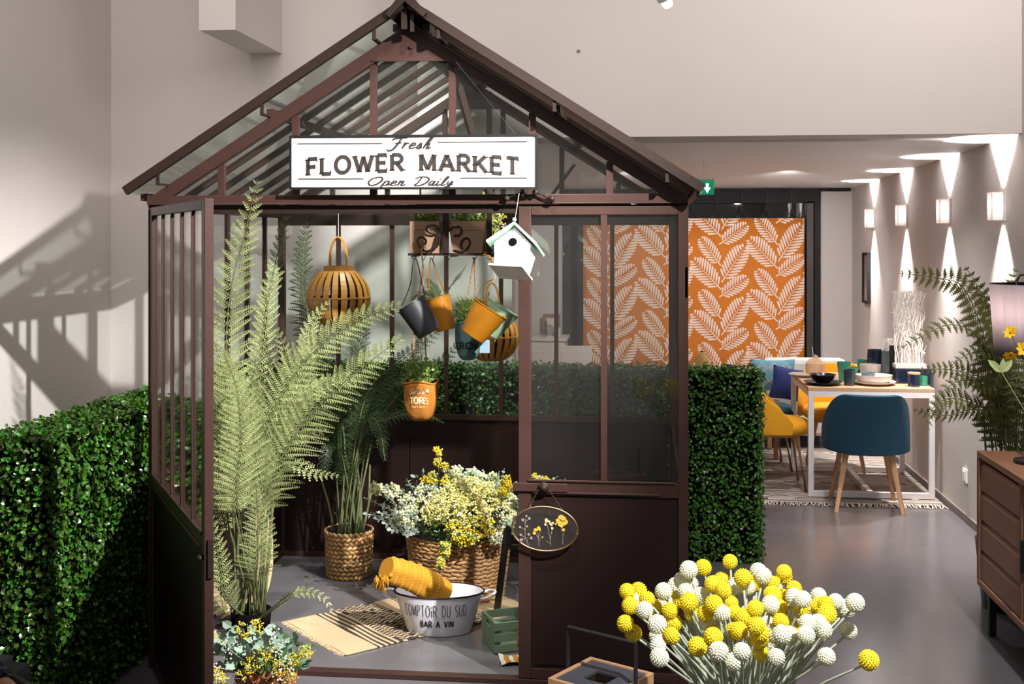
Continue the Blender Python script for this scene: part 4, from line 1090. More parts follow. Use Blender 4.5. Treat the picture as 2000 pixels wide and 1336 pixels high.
fern('potted_fern', 'fern in shade-darkened green growing out of the small plaited seagrass basket', (bx, by, .17), ['fern_shade', 'stem'], [
    ([(682, 1040), (672, 850), (628, 720), (596, 600), (590, 500), (603, 415)], 6.05, 5.75, .13, 30, .42, 25, .4),
    ([(690, 1040), (692, 880), (722, 760), (790, 700), (862, 640)], 6.05, 5.8, .11, 26, .4, 10, .3),
    ([(680, 1040), (668, 850), (640, 740), (610, 680)], 6.05, 5.95, .12, 24, .4, -15, .3),
    ([(700, 1040), (715, 820), (750, 745), (792, 735), (800, 765)], 6.05, 5.75, .12, 24, .4, 20, .5),
    ([(665, 1040), (655, 900), (650, 830), (620, 800), (585, 830)], 6.05, 5.9, .11, 22, .4, -10, .4),
    ([(690, 1040), (700, 880), (715, 820), (740, 830), (752, 900)], 6.05, 5.8, .10, 22, .42, 25, .5),
    ([(685, 1040), (690, 760), (705, 650), (720, 590)], 6.05, 6.1, .11, 24, .5, 0, .2),
    ([(700, 1040), (705, 860), (770, 815), (830, 812), (868, 826)], 6.05, 5.7, .05, 24, .45, -10, .4),
    ([(675, 1040), (664, 900), (660, 840), (665, 790), (655, 740)], 6.05, 5.9, .10, 22, .45, 35, .2),
    ([(684, 1040), (676, 930), (664, 880), (640, 880), (632, 930)], 6.05, 5.85, .09, 20, .4, 10, .5),
    ([(690, 1040), (720, 860), (790, 760), (850, 720), (905, 660)], 6.05, 6.1, .09, 22, .5, 15, .2),
], ns=8, sh=.42)
# little sprigs standing in the plaited basket
tw = MB()
for i in range(7):
    b = V((bx + U(-.09, .09), by - .07 + U(-.03, .03), .18)); e = b + V((U(-.05, .02), -.02, U(.12, .2)))
    tw.tube([b, b.lerp(e, .5) + V((.01, 0, 0)), e], .0016, 4, 1)
    for j in range(10):
        p = b.lerp(e, .3 + j * .07); tw.leaf(p, V((U(-1, 1), U(-1, 1), .6)), V((0, 0, 1)), .012, .007)
build(tw, 'twig_sprig', ['leafg', 'stem'], None, label='thin leafy twigs standing at the rim of the plaited seagrass basket', cat='twigs', loc=(bx, by, .18))

# bentwood hoop leaning behind the tall fern
hc = V((-1.862, 5.22, W(432, 1108, 5.3).z))
hoop = MB(); A = (V((.10, -.10, .31))); B = V((.115, .24, -.05)); A = A.normalized() * .315; B = (B - A.normalized() * B.dot(A.normalized())).normalized() * .26
A2 = V((-.06, .06, .34)).normalized() * .33
A = A2; B = V((.075, .25, -.02)); B = (B - A.normalized() * B.dot(A.normalized())).normalized() * .27
nn = A.cross(B).normalized(); N = 60
vs = []
for i in range(N):
    t = 2 * PI * i / N; rd_ = A * math.cos(t) + B * math.sin(t)
    for k_, off in ((1, -.03), (1, .03), (.86, .03), (.86, -.03)): vs.append(hc + rd_ * k_ + nn * off)
hoop.add(vs, [(4 * i + q, 4 * i + (q + 1) % 4, 4 * ((i + 1) % N) + (q + 1) % 4, 4 * ((i + 1) % N) + q) for i in range(N) for q in range(4)])
mz = min(v.z for v in hoop.v)
hoop.v = [v - V((0, 0, mz)) for v in hoop.v]
build(hoop, 'wooden_hoop', 'palewood', None, label='pale bentwood hoop leaning behind the stems of the tall fern', cat='hoop', loc=(hc.x, hc.y, 0), bevel=.002)

# ================================================================== big wicker basket and flowers
random.seed(14)
wc = (-.885, 5.66, 0)
wb = braid_basket('wicker_basket', 'large tapered wicker basket with black rim filled with pale flowers', wc, .218, .258, .325, 17, 30, 'wicker', .02, 'basket', tilt=.16)
def ringpts(r, z, n=40, w=0): return [V(wc) + V((math.cos(2 * PI * i / n) * r, math.sin(2 * PI * i / n) * r, z + w * math.sin(i * 1.7))) for i in range(n)]
build(MB().tube(ringpts(.262, .328), .008, 6, closed=True), 'basket_rim', 'black', wb, smooth=True)
for a0 in (216, 20):
    a0 = math.radians(a0); pts = []
    for i in range(13):
        t = PI * i / 12; a = a0 + .16 * math.cos(t)
        pts.append(V(wc) + V((math.cos(a) * .28, math.sin(a) * .28, .322 + .085 * math.sin(t))))
    build(MB().tube(pts, .008, 6), 'basket_handle', 'black', wb, smooth=True)
def spray(mb, b, e, n, lw, mi=0, si=1, pair=True):
    """a eucalyptus-like twig: stem with leaves in pairs"""
    b, e = V(b), V(e); m = b.lerp(e, .5) + V((0, 0, .02))
    path = resample(cat_rom([b, m, e], 6), n + 2); mb.tube(path, .0015, 4, si)
    for i in range(2, n + 1):
        t = (path[i + 1] - path[i - 1]).normalized(); _, s, u = frame_of(t); a = i * 1.3
        for sg in (1, -1):
            d = (s * math.cos(a) + u * math.sin(a)) * sg + t * .4
            mb.leaf(path[i], d, t + V((U(-.4, .4), U(-.4, .4), .5)), lw * U(.7, 1.2), lw * U(.6, .9), mi)
def bush(name, label, group, base, tips, build_fn, parts):
    o = thing(name, label, 'flowers', base, 0, group); build_fn(o); return o
fc = V((wc[0], wc[1], .30))
# pale centre: frothy cream to yellow blossom
o = thing('flower_bunch', 'frothy pale yellow blossom heaped in the middle of the wicker basket', 'flowers', tuple(fc), 0, 'flower bunches in the wicker basket')
def cluster(o, name, centers, r, n, br, mats, mis, k=4):
    for c, rad in centers:
        mb = MB(); blossoms(mb, c, rad, n, br, mis=mis, k=k); build(mb, name, mats, o, kind='stuff')
pc = lambda px, py, d: W(px, py, d)
cluster(o, 'blossom_head', [(pc(880, 985, 5.5), (.10, .09, .075)), (pc(925, 1000, 5.45), (.09, .08, .085)), (pc(905, 955, 5.6), (.10, .08, .06)), (pc(955, 975, 5.55), (.075, .08, .08)), (pc(850, 1000, 5.5), (.07, .06, .06))], 0, 190, .0062, ['cream', 'paleyellow', 'greenfl'], [0, 1, 1, 1, 2])
cluster(o, 'blossom_head', [(pc(935, 1030, 5.4), (.085, .06, .055)), (pc(890, 1035, 5.42), (.05, .05, .05)), (pc(870, 1072, 5.36), (.022, .02, .035)), (pc(862, 1098, 5.36), (.012, .012, .03)), (pc(905, 1050, 5.38), (.07, .05, .035))], 0, 110, .0058, ['paleyellow', 'yellowfl', 'leafg'], [0, 1, 1, 2])
lf = MB(); tuft(lf, pc(900, 1030, 5.5), (.18, .12, .08), 420, .03, base=fc - V((0, 0, .1)), wd=.4); build(lf, 'foliage', 'leafg', o, kind='stuff')
# whitish snowball-like sprays at the back and towards the sides
o = thing('flower_bunch', 'creamy white blossom sprays rising at the back of the wicker basket', 'flowers', tuple(fc + V((0, .1, 0))), 0, 'flower bunches in the wicker basket')
cluster(o, 'blossom_head', [(pc(x, y, d), (rx, .05, rz_)) for x, y, d, rx, rz_ in ((835, 965, 5.6, .07, .05), (800, 985, 5.6, .06, .05), (765, 960, 5.65, .04, .03), (735, 955, 5.65, .03, .025), (925, 928, 5.75, .05, .035), (890, 925, 5.75, .035, .04), (960, 940, 5.75, .05, .04), (795, 1010, 5.5, .06, .04), (990, 1010, 5.5, .04, .06), (985, 965, 5.6, .035, .03), (975, 1045, 5.45, .05, .04), (1000, 985, 5.55, .03, .04))], 0, 70, .007, ['cream', 'eucag', 'greenfl'], [0, 0, 0, 1, 2], k=4)
lf = MB(); tuft(lf, pc(880, 960, 5.7), (.26, .08, .1), 380, .026, base=fc, wd=.5); build(lf, 'foliage', 'euca', o, kind='stuff')
# yellow spires
o = thing('flower_bunch', 'bright yellow flower spires standing tallest in the wicker basket', 'flowers', tuple(fc + V((0, .05, 0))), 0, 'flower bunches in the wicker basket')
cluster(o, 'blossom_head', [(pc(x, y, d), (rx, .02, rx * 1.1)) for x, y, d, rx in ((856, 882, 5.65, .018), (853, 902, 5.65, .016), (868, 912, 5.65, .02), (845, 932, 5.62, .03), (870, 938, 5.6, .022), (832, 940, 5.65, .022), (988, 938, 5.5, .022), (995, 950, 5.5, .02), (984, 958, 5.5, .024), (1046, 932, 5.35, .014), (1052, 938, 5.35, .012), (1066, 938, 5.35, .014), (1030, 960, 5.2, .01))], 0, 22, .006, ['yellowfl', 'greenfl'], [0, 0, 0, 1], k=4)
st = MB()
for x, y in ((856, 890), (868, 915), (845, 935), (988, 940), (1046, 935)): st.tube([fc, pc(x, y, 5.6).lerp(fc, .4) + V((0, 0, .03)), pc(x, y, 5.6)], .002, 5)
build(st, 'flower_stalk', 'stem', o)
# grey eucalyptus on the side
o = thing('eucalyptus_bunch', 'silvery eucalyptus twigs spreading out of the wicker basket beside the seagrass pot', 'foliage', tuple(fc + V((-.1, 0, 0))), 0)
for i, (x, y, d) in enumerate([(710, 972, 5.6), (708, 1003, 5.5), (722, 950, 5.7), (728, 1012, 5.45), (748, 1022, 5.4), (760, 1035, 5.35), (795, 935, 5.8), (812, 945, 5.85), (775, 950, 5.8), (742, 985, 5.5), (768, 1005, 5.4), (780, 1025, 5.4), (750, 965, 5.6), (790, 1045, 5.4), (735, 1000, 5.4)]):
    mb = MB(); spray(mb, fc + V((-.12, U(-.1, .05), -.02)), pc(x, y, d), 17, .021); build(mb, 'leaf_spray', ['eucag', 'sagestem'], o)
o = thing('eucalyptus_bunch', 'short grey leaf twigs showing through the door glass above the latch', 'foliage', tuple(fc + V((.2, -.05, 0))), 0)
for x, y, d in ((1090, 930, 5.3), (1105, 935, 5.3), (1060, 928, 5.3), (985, 915, 5.6), (1000, 1020, 5.4), (975, 920, 5.7), (1010, 940, 5.5)):
    mb = MB(); spray(mb, fc + V((.15, -.05, 0)), pc(x, y, d), 14, .02); build(mb, 'leaf_spray', ['euca', 'sagestem'], o)

# ================================================================== enamel tub with the mustard throw
tc_ = V((-.888, 5.12, 0)); th = .178
tub = thing('enamel_tub', 'oval white enamel tub lettered COMPTOIR DU SUD BAR A VIN', 'tub', tuple(tc_ + V((0, 0, .002))), math.radians(4))
TX = INV[tub.name].inverted()
rt, rb, asp = .198, .142, .62
tb = MB().lathe([(.0001, .0), (rb - .006, 0), (rb, .006), (rt - .002, th - .004), (rt, th), (rt - .006, th), (rb - .006, .012), (.0001, .010)], 48, sx=1, sy=asp)
build(tb.xf(TX), 'tub_body', 'enamel', tub, smooth=True, autos=.7)
build(MB().tube([TX @ V((rt * math.cos(2 * PI * i / 48), rt * asp * math.sin(2 * PI * i / 48), th)) for i in range(48)], .0042, 6, closed=True), 'rolled_rim', 'brown_d', tub, smooth=True)
for s in (-1, 1):
    pts = cat_rom([TX @ V(p) for p in ((s * (rt - .012), -.05, th - .022), (s * (rt + .022), -.052, th - .012), (s * (rt + .05), -.0, th - .004), (s * (rt + .022), .052, th - .012), (s * (rt - .012), .05, th - .022))], 6)
    build(MB().tube(pts, .006, 8), 'tub_handle', 'enamel', tub, smooth=True)
def tub_fn(x, y):
    z = y; r = rb + (rt - rb) * z / th; a = 1.5 * PI + x / (r * .95)
    p = V((r * math.cos(a), r * asp * math.sin(a), z)); n = V((math.cos(a) / 1, math.sin(a) / asp, -.3)).normalized()
    return TX @ (p + n * .0016)
words('COMPTOiR DU SUD', CAPS, .052, .055, lambda x, y: tub_fn(x - .01, .092 + y), 'thin_lettering', 'ink', tub, gap=.14, sx=.36)
words('BAR A VIN', CAPS, .027, .18, lambda x, y: tub_fn(x + .0, .046 + y), 'bold_lettering', 'ink', tub, gap=.22, sx=.62)
t_ = MB(); ribbon(t_, [(-.062 + i * .0124, .083) for i in range(12)], .0008, tub_fn); build(t_, 'rule_line', 'knit', tub)
# rolled throw: a soft flattened roll rising out of the tub
ta, tb_ = W(868, 1158, 5.185), W(756, 1106, 5.04)
thr = thing('mustard_throw', 'rolled mustard throw with cream stitch lines and tassels lying in the tub', 'throw', tuple(ta))
ax = (tb_ - ta); Lt = ax.length; axn = ax.normalized(); upv = (V((0, 0, 1)) - axn * axn.z).normalized(); dpt = axn.cross(upv)
def roll(u, v):
    a = 2 * PI * u; w_ = .072 * (1 - .20 * v) * (1 + .05 * math.sin(3 * a + 2 * v)) ; dd = .055 * (1 + .06 * math.sin(5 * a))
    if v > .97: w_ *= .9
    lob = 1 + .09 * math.sin(2 * a + 1.0)
    p = ta + ax * v + upv * (w_ * math.sin(a) * lob - .01 + .015 * math.sin(PI * v)) + dpt * dd * math.cos(a)
    return p
mb = MB().grid(roll, 32, 20, True)
mb.add([roll(i / 32, 1) for i in range(32)], [tuple(range(32))[::-1]]); mb.add([roll(i / 32, 0) for i in range(32)], [tuple(range(32))])
build(mb, 'cloth_roll', 'mustard', thr, smooth=True, autos=.9)
for v in (.22, .36, .50, .64, .78, .90):
    for i in range(0, 32):
        if i % 2: continue
    mb = MB()
    for i in range(64):
        if i % 2: continue
        c0 = ta + ax * .45
        p, q = roll(i / 64, v + .05 * math.sin(2 * PI * i / 64)), roll((i + 1.1) / 64, v + .05 * math.sin(2 * PI * (i + 1) / 64)); n_ = (p - (ta + ax * v)).normalized() * .0015
        mb.bar(p + n_, q + n_, .0022)
    build(mb, 'stitch_line', 'creamthread', thr, kind='stuff')
random.seed(3)
for k_ in range(4):
    b = roll(.55 + .09 * k_, .98); mb = MB(); mb.ball(b, .011)
    for j in range(16):
        e = b + axn * U(.012, .03) + V((U(-.014, .014), U(-.02, .01), -U(.035, .062)))
        mb.tube([b, b.lerp(e, .45) + axn * .010 + V((0, 0, .012)), e], .0022, 4)
    build(mb, 'tassel', 'mustard', thr, smooth=True)

# ================================================================== crate, cloths, easel leg
ca, cb = V((-.612, 4.862)), None
cr = thing('wooden_crate', 'sage green slatted wooden crate standing half behind the closed door', 'crate', (-.61, 4.86, 0), math.radians(12))
cw, cl, ch = .30, .165, .132     # along x, along depth, height
# local: x to the door, y into the depth; end panel faces the opening
CX = INV[cr.name].inverted() @ Matrix.Rotation(math.radians(14), 4, 'Z')
def cbx(name, a, b, m='cratepaint', par=None): return build(MB().box(a, b).xf(CX), name, m, par or cr, bevel=.002)
for x in (0, cw - .012):
    e = cbx('end_panel', (x, .012, 0), (x + .012, cl - .012, .098)); 
    cbx('end_panel', (x, .012, .118), (x + .012, cl - .012, ch)); cbx('end_panel', (x, .012, .0985), (x + .012, .055, .1175)); cbx('end_panel', (x, cl - .055, .0985), (x + .012, cl - .012, .1175))
for x, y in ((0, 0), (cw - .03, 0), (0, cl - .011), (cw - .03, cl - .011)): cbx('corner_post', (x - .002, y, 0), (x + .028, y + .011, ch))
for y in (-.008, cl + .001):
    for z in (.004, .05, .096): cbx('side_slat', (0, y, z), (cw, y + .007, z + .034))
cbx('floor_board', (.012, .012, .004), (cw - .012, cl - .012, .012))
tg = cbx('crate_tag', (.095, -.011, .03), (.135, -.0085, .115), 'clayplanter')
t_ = MB(); letters(t_, 'A', CAPS, .03, .18, lambda x, y: CX @ V((.115 + x, -.0122, .06 + y)), gap=.2); build(t_, 'tag_letter', 'signwhite', tg)
random.seed(8)
def cloth(name, c, w, d, h, label, rot, mats=('signwhite', 'mustard')):
    o = thing(name, label, 'napkin', c, rot)
    X = INV[o.name].inverted()
    fn = lambda u, v: X @ V((w * (u - .5), d * (v - .5), .004 + h * (.35 + .3 * math.sin(6 * u + 2 * v) + .25 * math.sin(9 * v + 3 * u)) ** 2))
    m = MB()
    for i in range(8):
        m.grid(lambda u, v, i=i: fn((i + u) / 8, v), 3, 16, mi=i % 2)
    build(m, 'cloth', list(mats), o, smooth=True, solid=.003); return o
cloth('folded_napkin', (-.5, 4.79, 0), .16, .11, .02, 'white and mustard checked napkin on the floor beside the green crate', .25)
cloth('folded_napkin', (-.46, 5.33, .0), .16, .12, .12, 'patterned white cloth heaped behind the green crate', .5, ('signwhite', 'petal_y'))
es = thing('black_easel', 'black wooden folding stand leaning between wicker basket and closed door', 'easel', tuple(G(972, 1205)))
e0 = G(970, 1200); e1 = W(990, 1040, 5.18)
build(MB().bar(e0 + V((0, 0, .004)), e1, .03, .022, up=(0, 1, 0)), 'leg', 'black', es, bevel=.002)
e2 = V((e0.x + .34, e0.y - .05, .004)); e3 = e1 + V((.09, -.03, .01))
build(MB().bar(e2, e3, .03, .022, up=(0, 1, 0)), 'leg', 'black', es, bevel=.002)
build(MB().bar(e1 + V((-.012, 0, -.06)), e3 + V((.06, 0, -.07)), .02, .018), 'stretcher', 'black', es)
build(MB().slab([e1 + V((-.018, -.014, -.05)), e1 + V((.022, -.014, -.05)), e1 + V((.02, -.014, .015)), e1 + V((.0, -.014, .03)), e1 + V((-.014, -.014, .01))], .026, (0, 1, 0)), 'hinge_block', 'black', es)

# ================================================================== woven rug in the greenhouse
r1, r2, r3 = G(558, 1216), G(676, 1282), G(848, 1250)
wd_ = (r2 - r1); ln_ = (r3 - r2).normalized(); wn = wd_.normalized(); ln_ = (ln_ - wn * ln_.dot(wn)).normalized()
rug = thing('woven_rug', 'cream jute rug with black woven stripes on the greenhouse floor', 'rug', tuple(r1))
RW, RL = wd_.length, 1.0
rp = lambda u, v, z=.004: r1 + ln_ * u + wn * (v * RW) + V((0, 0, z))
bands = [(0, .15, 0), (.15, .163, 1), (.163, .178, 0), (.178, .19, 1), (.19, .205, 0), (.205, .217, 1), (.217, .232, 0), (.232, .245, 1), (.245, .26, 0), (.26, .46, 2), (.46, .55, 0), (.55, .75, 2), (.75, 1.0, 0)]
mb = MB()
random.seed(2)
for a, b, ty in bands:
    if ty < 2:
        wv = lambda u, v: rp(a + (b - a) * u, v, .005 + .002 * math.sin(9 * v + 20 * a))
        mb.grid(wv, 2, 12, mi=ty)
    else:
        rows = int((b - a) / .02)
        for i in range(rows):
            u0, u1 = a + (b - a) * i / rows, a + (b - a) * (i + 1) / rows
            for j in range(44):
                v0, v1 = j / 44, (j + 1) / 44; sk = .009 * (1 if i % 2 else -1)
                mb.add([rp(u0, v0, .005 + .002 * math.sin(9 * v0)), rp(u1, v0 + sk, .0055), rp(u1, v1 + sk, .0055), rp(u0, v1, .005 + .002 * math.sin(9 * v1))], [(0, 1, 2, 3)], 1 if (i + j) % 2 or R() < .12 else 0)
build(mb, 'weave', ['jute', 'juteblack'], rug, solid=.004)
fg = MB()
for i in range(90):
    v = (i + U(-.3, .3)) / 90; p = rp(0, v, .006); fg.tube([p, p - ln_ * U(.008, .016), p - ln_ * U(.018, .03) + wn * U(-.008, .008) - V((0, 0, .003))], .0014, 4)
build(fg, 'fringe', 'jute', rug, kind='stuff')

# ================================================================== bouquet at the threshold
random.seed(17)
bq = W(522, 1330, 4.30); bqx, bqy = bq.x + .0, bq.y
bo = thing('eucalyptus_bouquet', 'bouquet of eucalyptus and yellow mimosa in kraft wrapping at the door sill', 'bouquet', (bqx, bqy, 0))
build(MB().lathe([(.0001, 0), (.06, 0), (.085, .15), (.078, .15), (.056, .01), (.0001, .01)], 22, (bqx, bqy, 0)), 'clay_pot', 'kraft', bo, smooth=True)
kp = MB()
for i in range(5):
    a = -2.2 + i * .5; p = V((bqx, bqy, .02)); d = V((math.cos(a), math.sin(a), 0)); s = V((-d.y, d.x, 0))
    kp.slab([p + d * .05 - s * .05, p + d * .05 + s * .05, p + d * .10 + s * .07 + V((0, 0, .12)), p + d * .10 - s * .015 + V((0, 0, .165)), p + d * .095 - s * .07 + V((0, 0, .11))], .0015, d)
build(kp, 'kraft_wrap', 'kraft', bo)
hub = V((bqx, bqy, .12))
for i in range(15):
    px, py = random.choice([(452, 1225), (430, 1245), (470, 1240), (500, 1235), (540, 1230), (572, 1250), (420, 1270), (560, 1275), (590, 1290), (480, 1268), (440, 1300), (515, 1262), (545, 1248), (462, 1292), (405, 1262)])
    if i < 15: px, py = [(452, 1225), (430, 1245), (470, 1240), (500, 1235), (540, 1230), (572, 1250), (420, 1270), (560, 1275), (590, 1290), (480, 1268), (440, 1300), (515, 1262), (545, 1248), (462, 1292), (408, 1262)][i]
    e = W(px, py, U(4.12, 4.4)); mb = MB(); path = resample(cat_rom([hub, hub.lerp(e, .5) + V((0, 0, .03)), e], 6), 9); mb.tube(path, .002, 5, 1)
    for j in range(4, 9):
        for s_ in (1, -1):
            d = V((s_ * U(.4, 1), U(-.9, -.1), U(-.3, .9))); ls = U(.034, .058)
            mb.leaf(path[j], d, V((U(-.5, .5), -1, U(.0, .9))), ls, ls * .82)
    build(mb, 'eucalyptus_stem', ['euca', 'sagestem'], bo)
for px, py, rr in ((475, 1232, .03), (505, 1222, .026), (500, 1290, .04), (520, 1270, .035), (415, 1318, .03), (598, 1272, .025), (575, 1290, .025), (412, 1240, .018), (560, 1318, .03), (545, 1305, .03), (430, 1328, .03), (478, 1310, .03)):
    c = W(px, py, 4.12); mb = MB(); blossoms(mb, c, (rr, rr, rr * 1.1), 34, .0038, mis=[0, 0, 1], k=3); mb.tube([hub, hub.lerp(c, .6) + V((0, 0, .02)), c], .0014, 4, 1); build(mb, 'mimosa_sprig', ['yellowfl', 'greenfl'], bo, kind='stuff')
mb = MB(); 
for px, py in ((545, 1262), (552, 1285), (560, 1300), (410, 1300), (420, 1325), (450, 1270), (540, 1320), (570, 1325), (535, 1240)):
    blossoms(mb, W(px, py, 4.1), (.03, .03, .035), 16, .0042, k=1); mb.tube([hub, W(px, py, 4.1)], .001, 4)
build(mb, 'gypsophila', 'white', bo, kind='stuff')
mb = MB(); tuft(mb, hub + V((0, 0, .07)), (.15, .12, .07), 260, .04, wd=.35, base=hub - V((0, 0, .05))); build(mb, 'foliage', 'leafg', bo, kind='stuff')

# ================================================================== lantern box near the viewer
h_ = 1.165
lL, lB, lR = W(1061, 1323, 2.696 * h_), W(1152, 1289, 2.808 * h_), W(1286, 1315, 2.722 * h_)
e1v = lB - lL; e2v = lR - lB; e1v.z = 0; e2v.z = 0
n1 = (e1v.normalized() - V((e2v.normalized().y, -e2v.normalized().x, 0)) * -1)
th1 = math.atan2(e1v.y, e1v.x); th2 = math.atan2(e2v.y, e2v.x) + PI / 2; tm = (th1 + th2) / 2
S = (e1v.length + e2v.length) / 2 * 1.05; zt = (lL.z + lB.z + lR.z) / 3
ctr = (lL + lR) / 2
lt = thing('wooden_lantern', 'square wood edged lantern with black top and black handle beside the ball flowers', 'lantern', (ctr.x, ctr.y, 0), tm)
LX = INV[lt.name].inverted(); s2 = S / 2
def lb(name, a, b, m, **k): return build(MB().box(a, b).xf(LX), name, m, lt, **k)
f = MB(); w_ = .011
f.box((-s2, -s2, zt - .03), (s2, -s2 + w_, zt)).box((-s2, s2 - w_, zt - .03), (s2, s2, zt)).box((-s2, -s2 + w_, zt - .03), (-s2 + w_, s2 - w_, zt)).box((s2 - w_, -s2 + w_, zt - .03), (s2, s2 - w_, zt))
build(f.xf(LX), 'top_frame', 'beech', lt, bevel=.0015)
q_ = .036
f = MB()
for a, b in (((-s2 + w_, -s2 + w_), (s2 - w_, -q_)), ((-s2 + w_, q_), (s2 - w_, s2 - w_)), ((-s2 + w_, -q_), (-q_, q_)), ((q_, -q_), (s2 - w_, q_))): f.box((*a, zt - .012), (*b, zt - .005))
build(f.xf(LX), 'top_plate', 'slate', lt)
for x in (-1, 1):
    for y in (-1, 1): lb('corner_post', (x * (s2 - .009) - .009, y * (s2 - .009) - .009, 0), (x * (s2 - .009) + .009, y * (s2 - .009) + .009, zt - .031), 'beech')
f = MB()
for y in (-s2 + .004, s2 - .007): f.box((-s2 + .018, y, .03), (s2 - .018, y + .003, zt - .032))
for x in (-s2 + .004, s2 - .007): f.box((x, -s2 + .018, .03), (x + .003, s2 - .018, zt - .032))
build(f.xf(LX), 'side_glass', 'clearglass', lt)
lb('floor_plate', (-s2 + .01, -s2 + .01, .01), (s2 - .01, s2 - .01, .028), 'beech')
build(MB().lathe([(.0001, .028), (.035, .028), (.035, .2), (.0001, .2)], 20, X=LX), 'pillar_candle', 'signwhite', lt, smooth=True, autos=.6)
hh = .108
# handle runs from the middle of one side to the middle of the opposite side
hx = s2 + .004
f = MB().box((-.008, -hx - .003, zt - .05), (.008, -hx, zt + hh)).box((-.008, hx, zt - .05), (.008, hx + .003, zt + hh)).box((-.008, -hx - .003, zt + hh), (.008, hx + .003, zt + hh + .003))
build(f.xf(LX), 'carry_handle', 'greymetal', lt)

# ================================================================== ball flowers
random.seed(41)
balls = [(97.4, 0)]
raw = """148,565,y 203,630,y 160,340,y 240,335,y 190,395,w 180,440,y 225,410,y 300,395,y 345,455,y 430,430,w 415,340,w 500,300,w 570,340,w 545,265,w 605,285,w 590,190,w 690,175,y 878,133,y 760,290,y 820,265,y 830,335,y 670,370,w 675,420,w 590,415,y 610,495,y 705,495,y 460,475,y 515,395,d 765,430,d 880,420,y 915,305,w 968,245,y 1075,200,w 1110,230,w 1060,285,y 1180,285,y 1255,205,y 1255,240,y 1325,320,y 1325,380,w 1290,400,w 1385,395,w 1375,455,y 1220,460,y 1055,460,y 1000,490,w 975,525,y 1230,550,y 1140,570,w 1060,580,y 1495,370,w 1500,440,y 1545,430,y 1520,470,y 1555,500,y 1615,410,w 1690,460,w 1750,420,w 1705,615,w 1530,605,w 1490,560,w 1350,545,w 1420,560,w 1185,625,w 1290,650,w 1240,640,w 1145,695,w 1410,645,w 1080,670,y 1090,770,y 1200,800,w 1550,795,d2 1845,820,y 960,760,w 905,830,w 800,760,w 650,725,y 760,620,y 760,660,y 905,620,y 940,615,y 370,570,w 370,655,w 385,800,d2 375,720,d2 480,560,y 465,650,y 350,530,y 820,490,w 1175,365,y 1240,380,y 1160,430,w 895,480,y 1000,310,w 1090,630,y 1300,600,y 280,470,d2 720,560,d2"""
ballmb = MB(); ballmb.sphere((0, 0, 0), .88, 14, 9)
vs, fs = ico()
for i in range(150):
    zz = 1 - 2 * (i + .5) / 150; a = i * 2.399963; rr = math.sqrt(1 - zz * zz); d = V((rr * math.cos(a), rr * math.sin(a), zz))
    ballmb.ball(d * .9, .125, lo=True)
bf = thing('ball_flower_bunch', 'large bunch of yellow and white ball flowers on pale stems near the lantern', 'flowers', (0, 0, 0))
D0 = 2.62
vb = W(1452, 1500, D0)                      # where the stems gather, in the mouth of the vase
bf.location = (vb.x, vb.y, 0); INV[bf.name] = Matrix.Translation(V((vb.x, vb.y, 0))).inverted()
mesh_of = {}
def ball_at(px, py, col, idx):
    X_, Y_ = 1180 + px / 3.571, 1060 + py / 3.571
    d = D0 + .09 * math.sin(idx * 2.4) - (Y_ - 1180) * .0022
    c = W(X_, Y_, d); rad = .0194 * U(.92, 1.12)
    m = 'craspy' if col == 'y' or col == 'd' else 'craspw'
    if m not in mesh_of:
        o = build(MB().add(ballmb.v, ballmb.f), 'flower_head', m, None, smooth=True); mesh_of[m] = o.data
    else:
        o = bpy.data.objects.new('flower_head', mesh_of[m]); COL.objects.link(o)
    o.parent = bf; o.location = c - V(bf.location); o.scale = (rad,) * 3; o.rotation_euler = (R() * 6, R() * 6, R() * 6)
    o['label'] = {'y': 'yellow ball flower head', 'd': 'yellow ball flower head', 'w': 'white ball flower head', 'd2': 'white ball flower head'}[col]
    b = vb + V((U(-.05, .05), U(-.05, .05), U(-.03, .0)))
    out = c - b; side = V((out.x, out.y, 0)) * .10
    mid = b.lerp(c, .5) - side * .6 + V((0, 0, .03))
    if Y_ > 1280 and X_ > 1650: mid = b.lerp(c, .55) + V((0, 0, .035))
    s = MB().tube(cat_rom([b, mid, c - out.normalized() * rad * .9], 5), [.0034 - .0008 * i / 10 for i in range(11)], 6)
    build(s, 'flower_stem', 'sagestem', bf, smooth=True)
for i, t in enumerate(raw.split()):
    a, b, c = t.split(','); ball_at(float(a), float(b), c, i)
for i in range(70):                           # stems of flowers further inside the bunch
    b = vb + V((U(-.05, .05), U(-.05, .05), U(-.03, 0))); c = W(U(1290, 1620), U(1180, 1240), D0 + U(-.06, .22))
    build(MB().tube([b, b.lerp(c, .5) + V((U(-.01, .01), 0, .02)), c], .0029, 5), 'flower_stem', 'sagestem', bf)
zv = vb.z + .03
build(MB().lathe([(.0001, 0), (.09, 0), (.11, .08), (.1, .3), (.07, zv - .04), (.075, zv), (.069, zv), (.064, zv - .04), (.0001, zv - .1)], 28, (vb.x, vb.y, 0)), 'floor_vase', 'ceramicwhite', None, smooth=True,
      label='pale floor vase below the frame edge holding the ball flowers', cat='vase', loc=(vb.x, vb.y, 0))
def zs(y): return ZS0 + (ZS1 - ZS0) * (y - YBULK) / (YALC - YBULK)
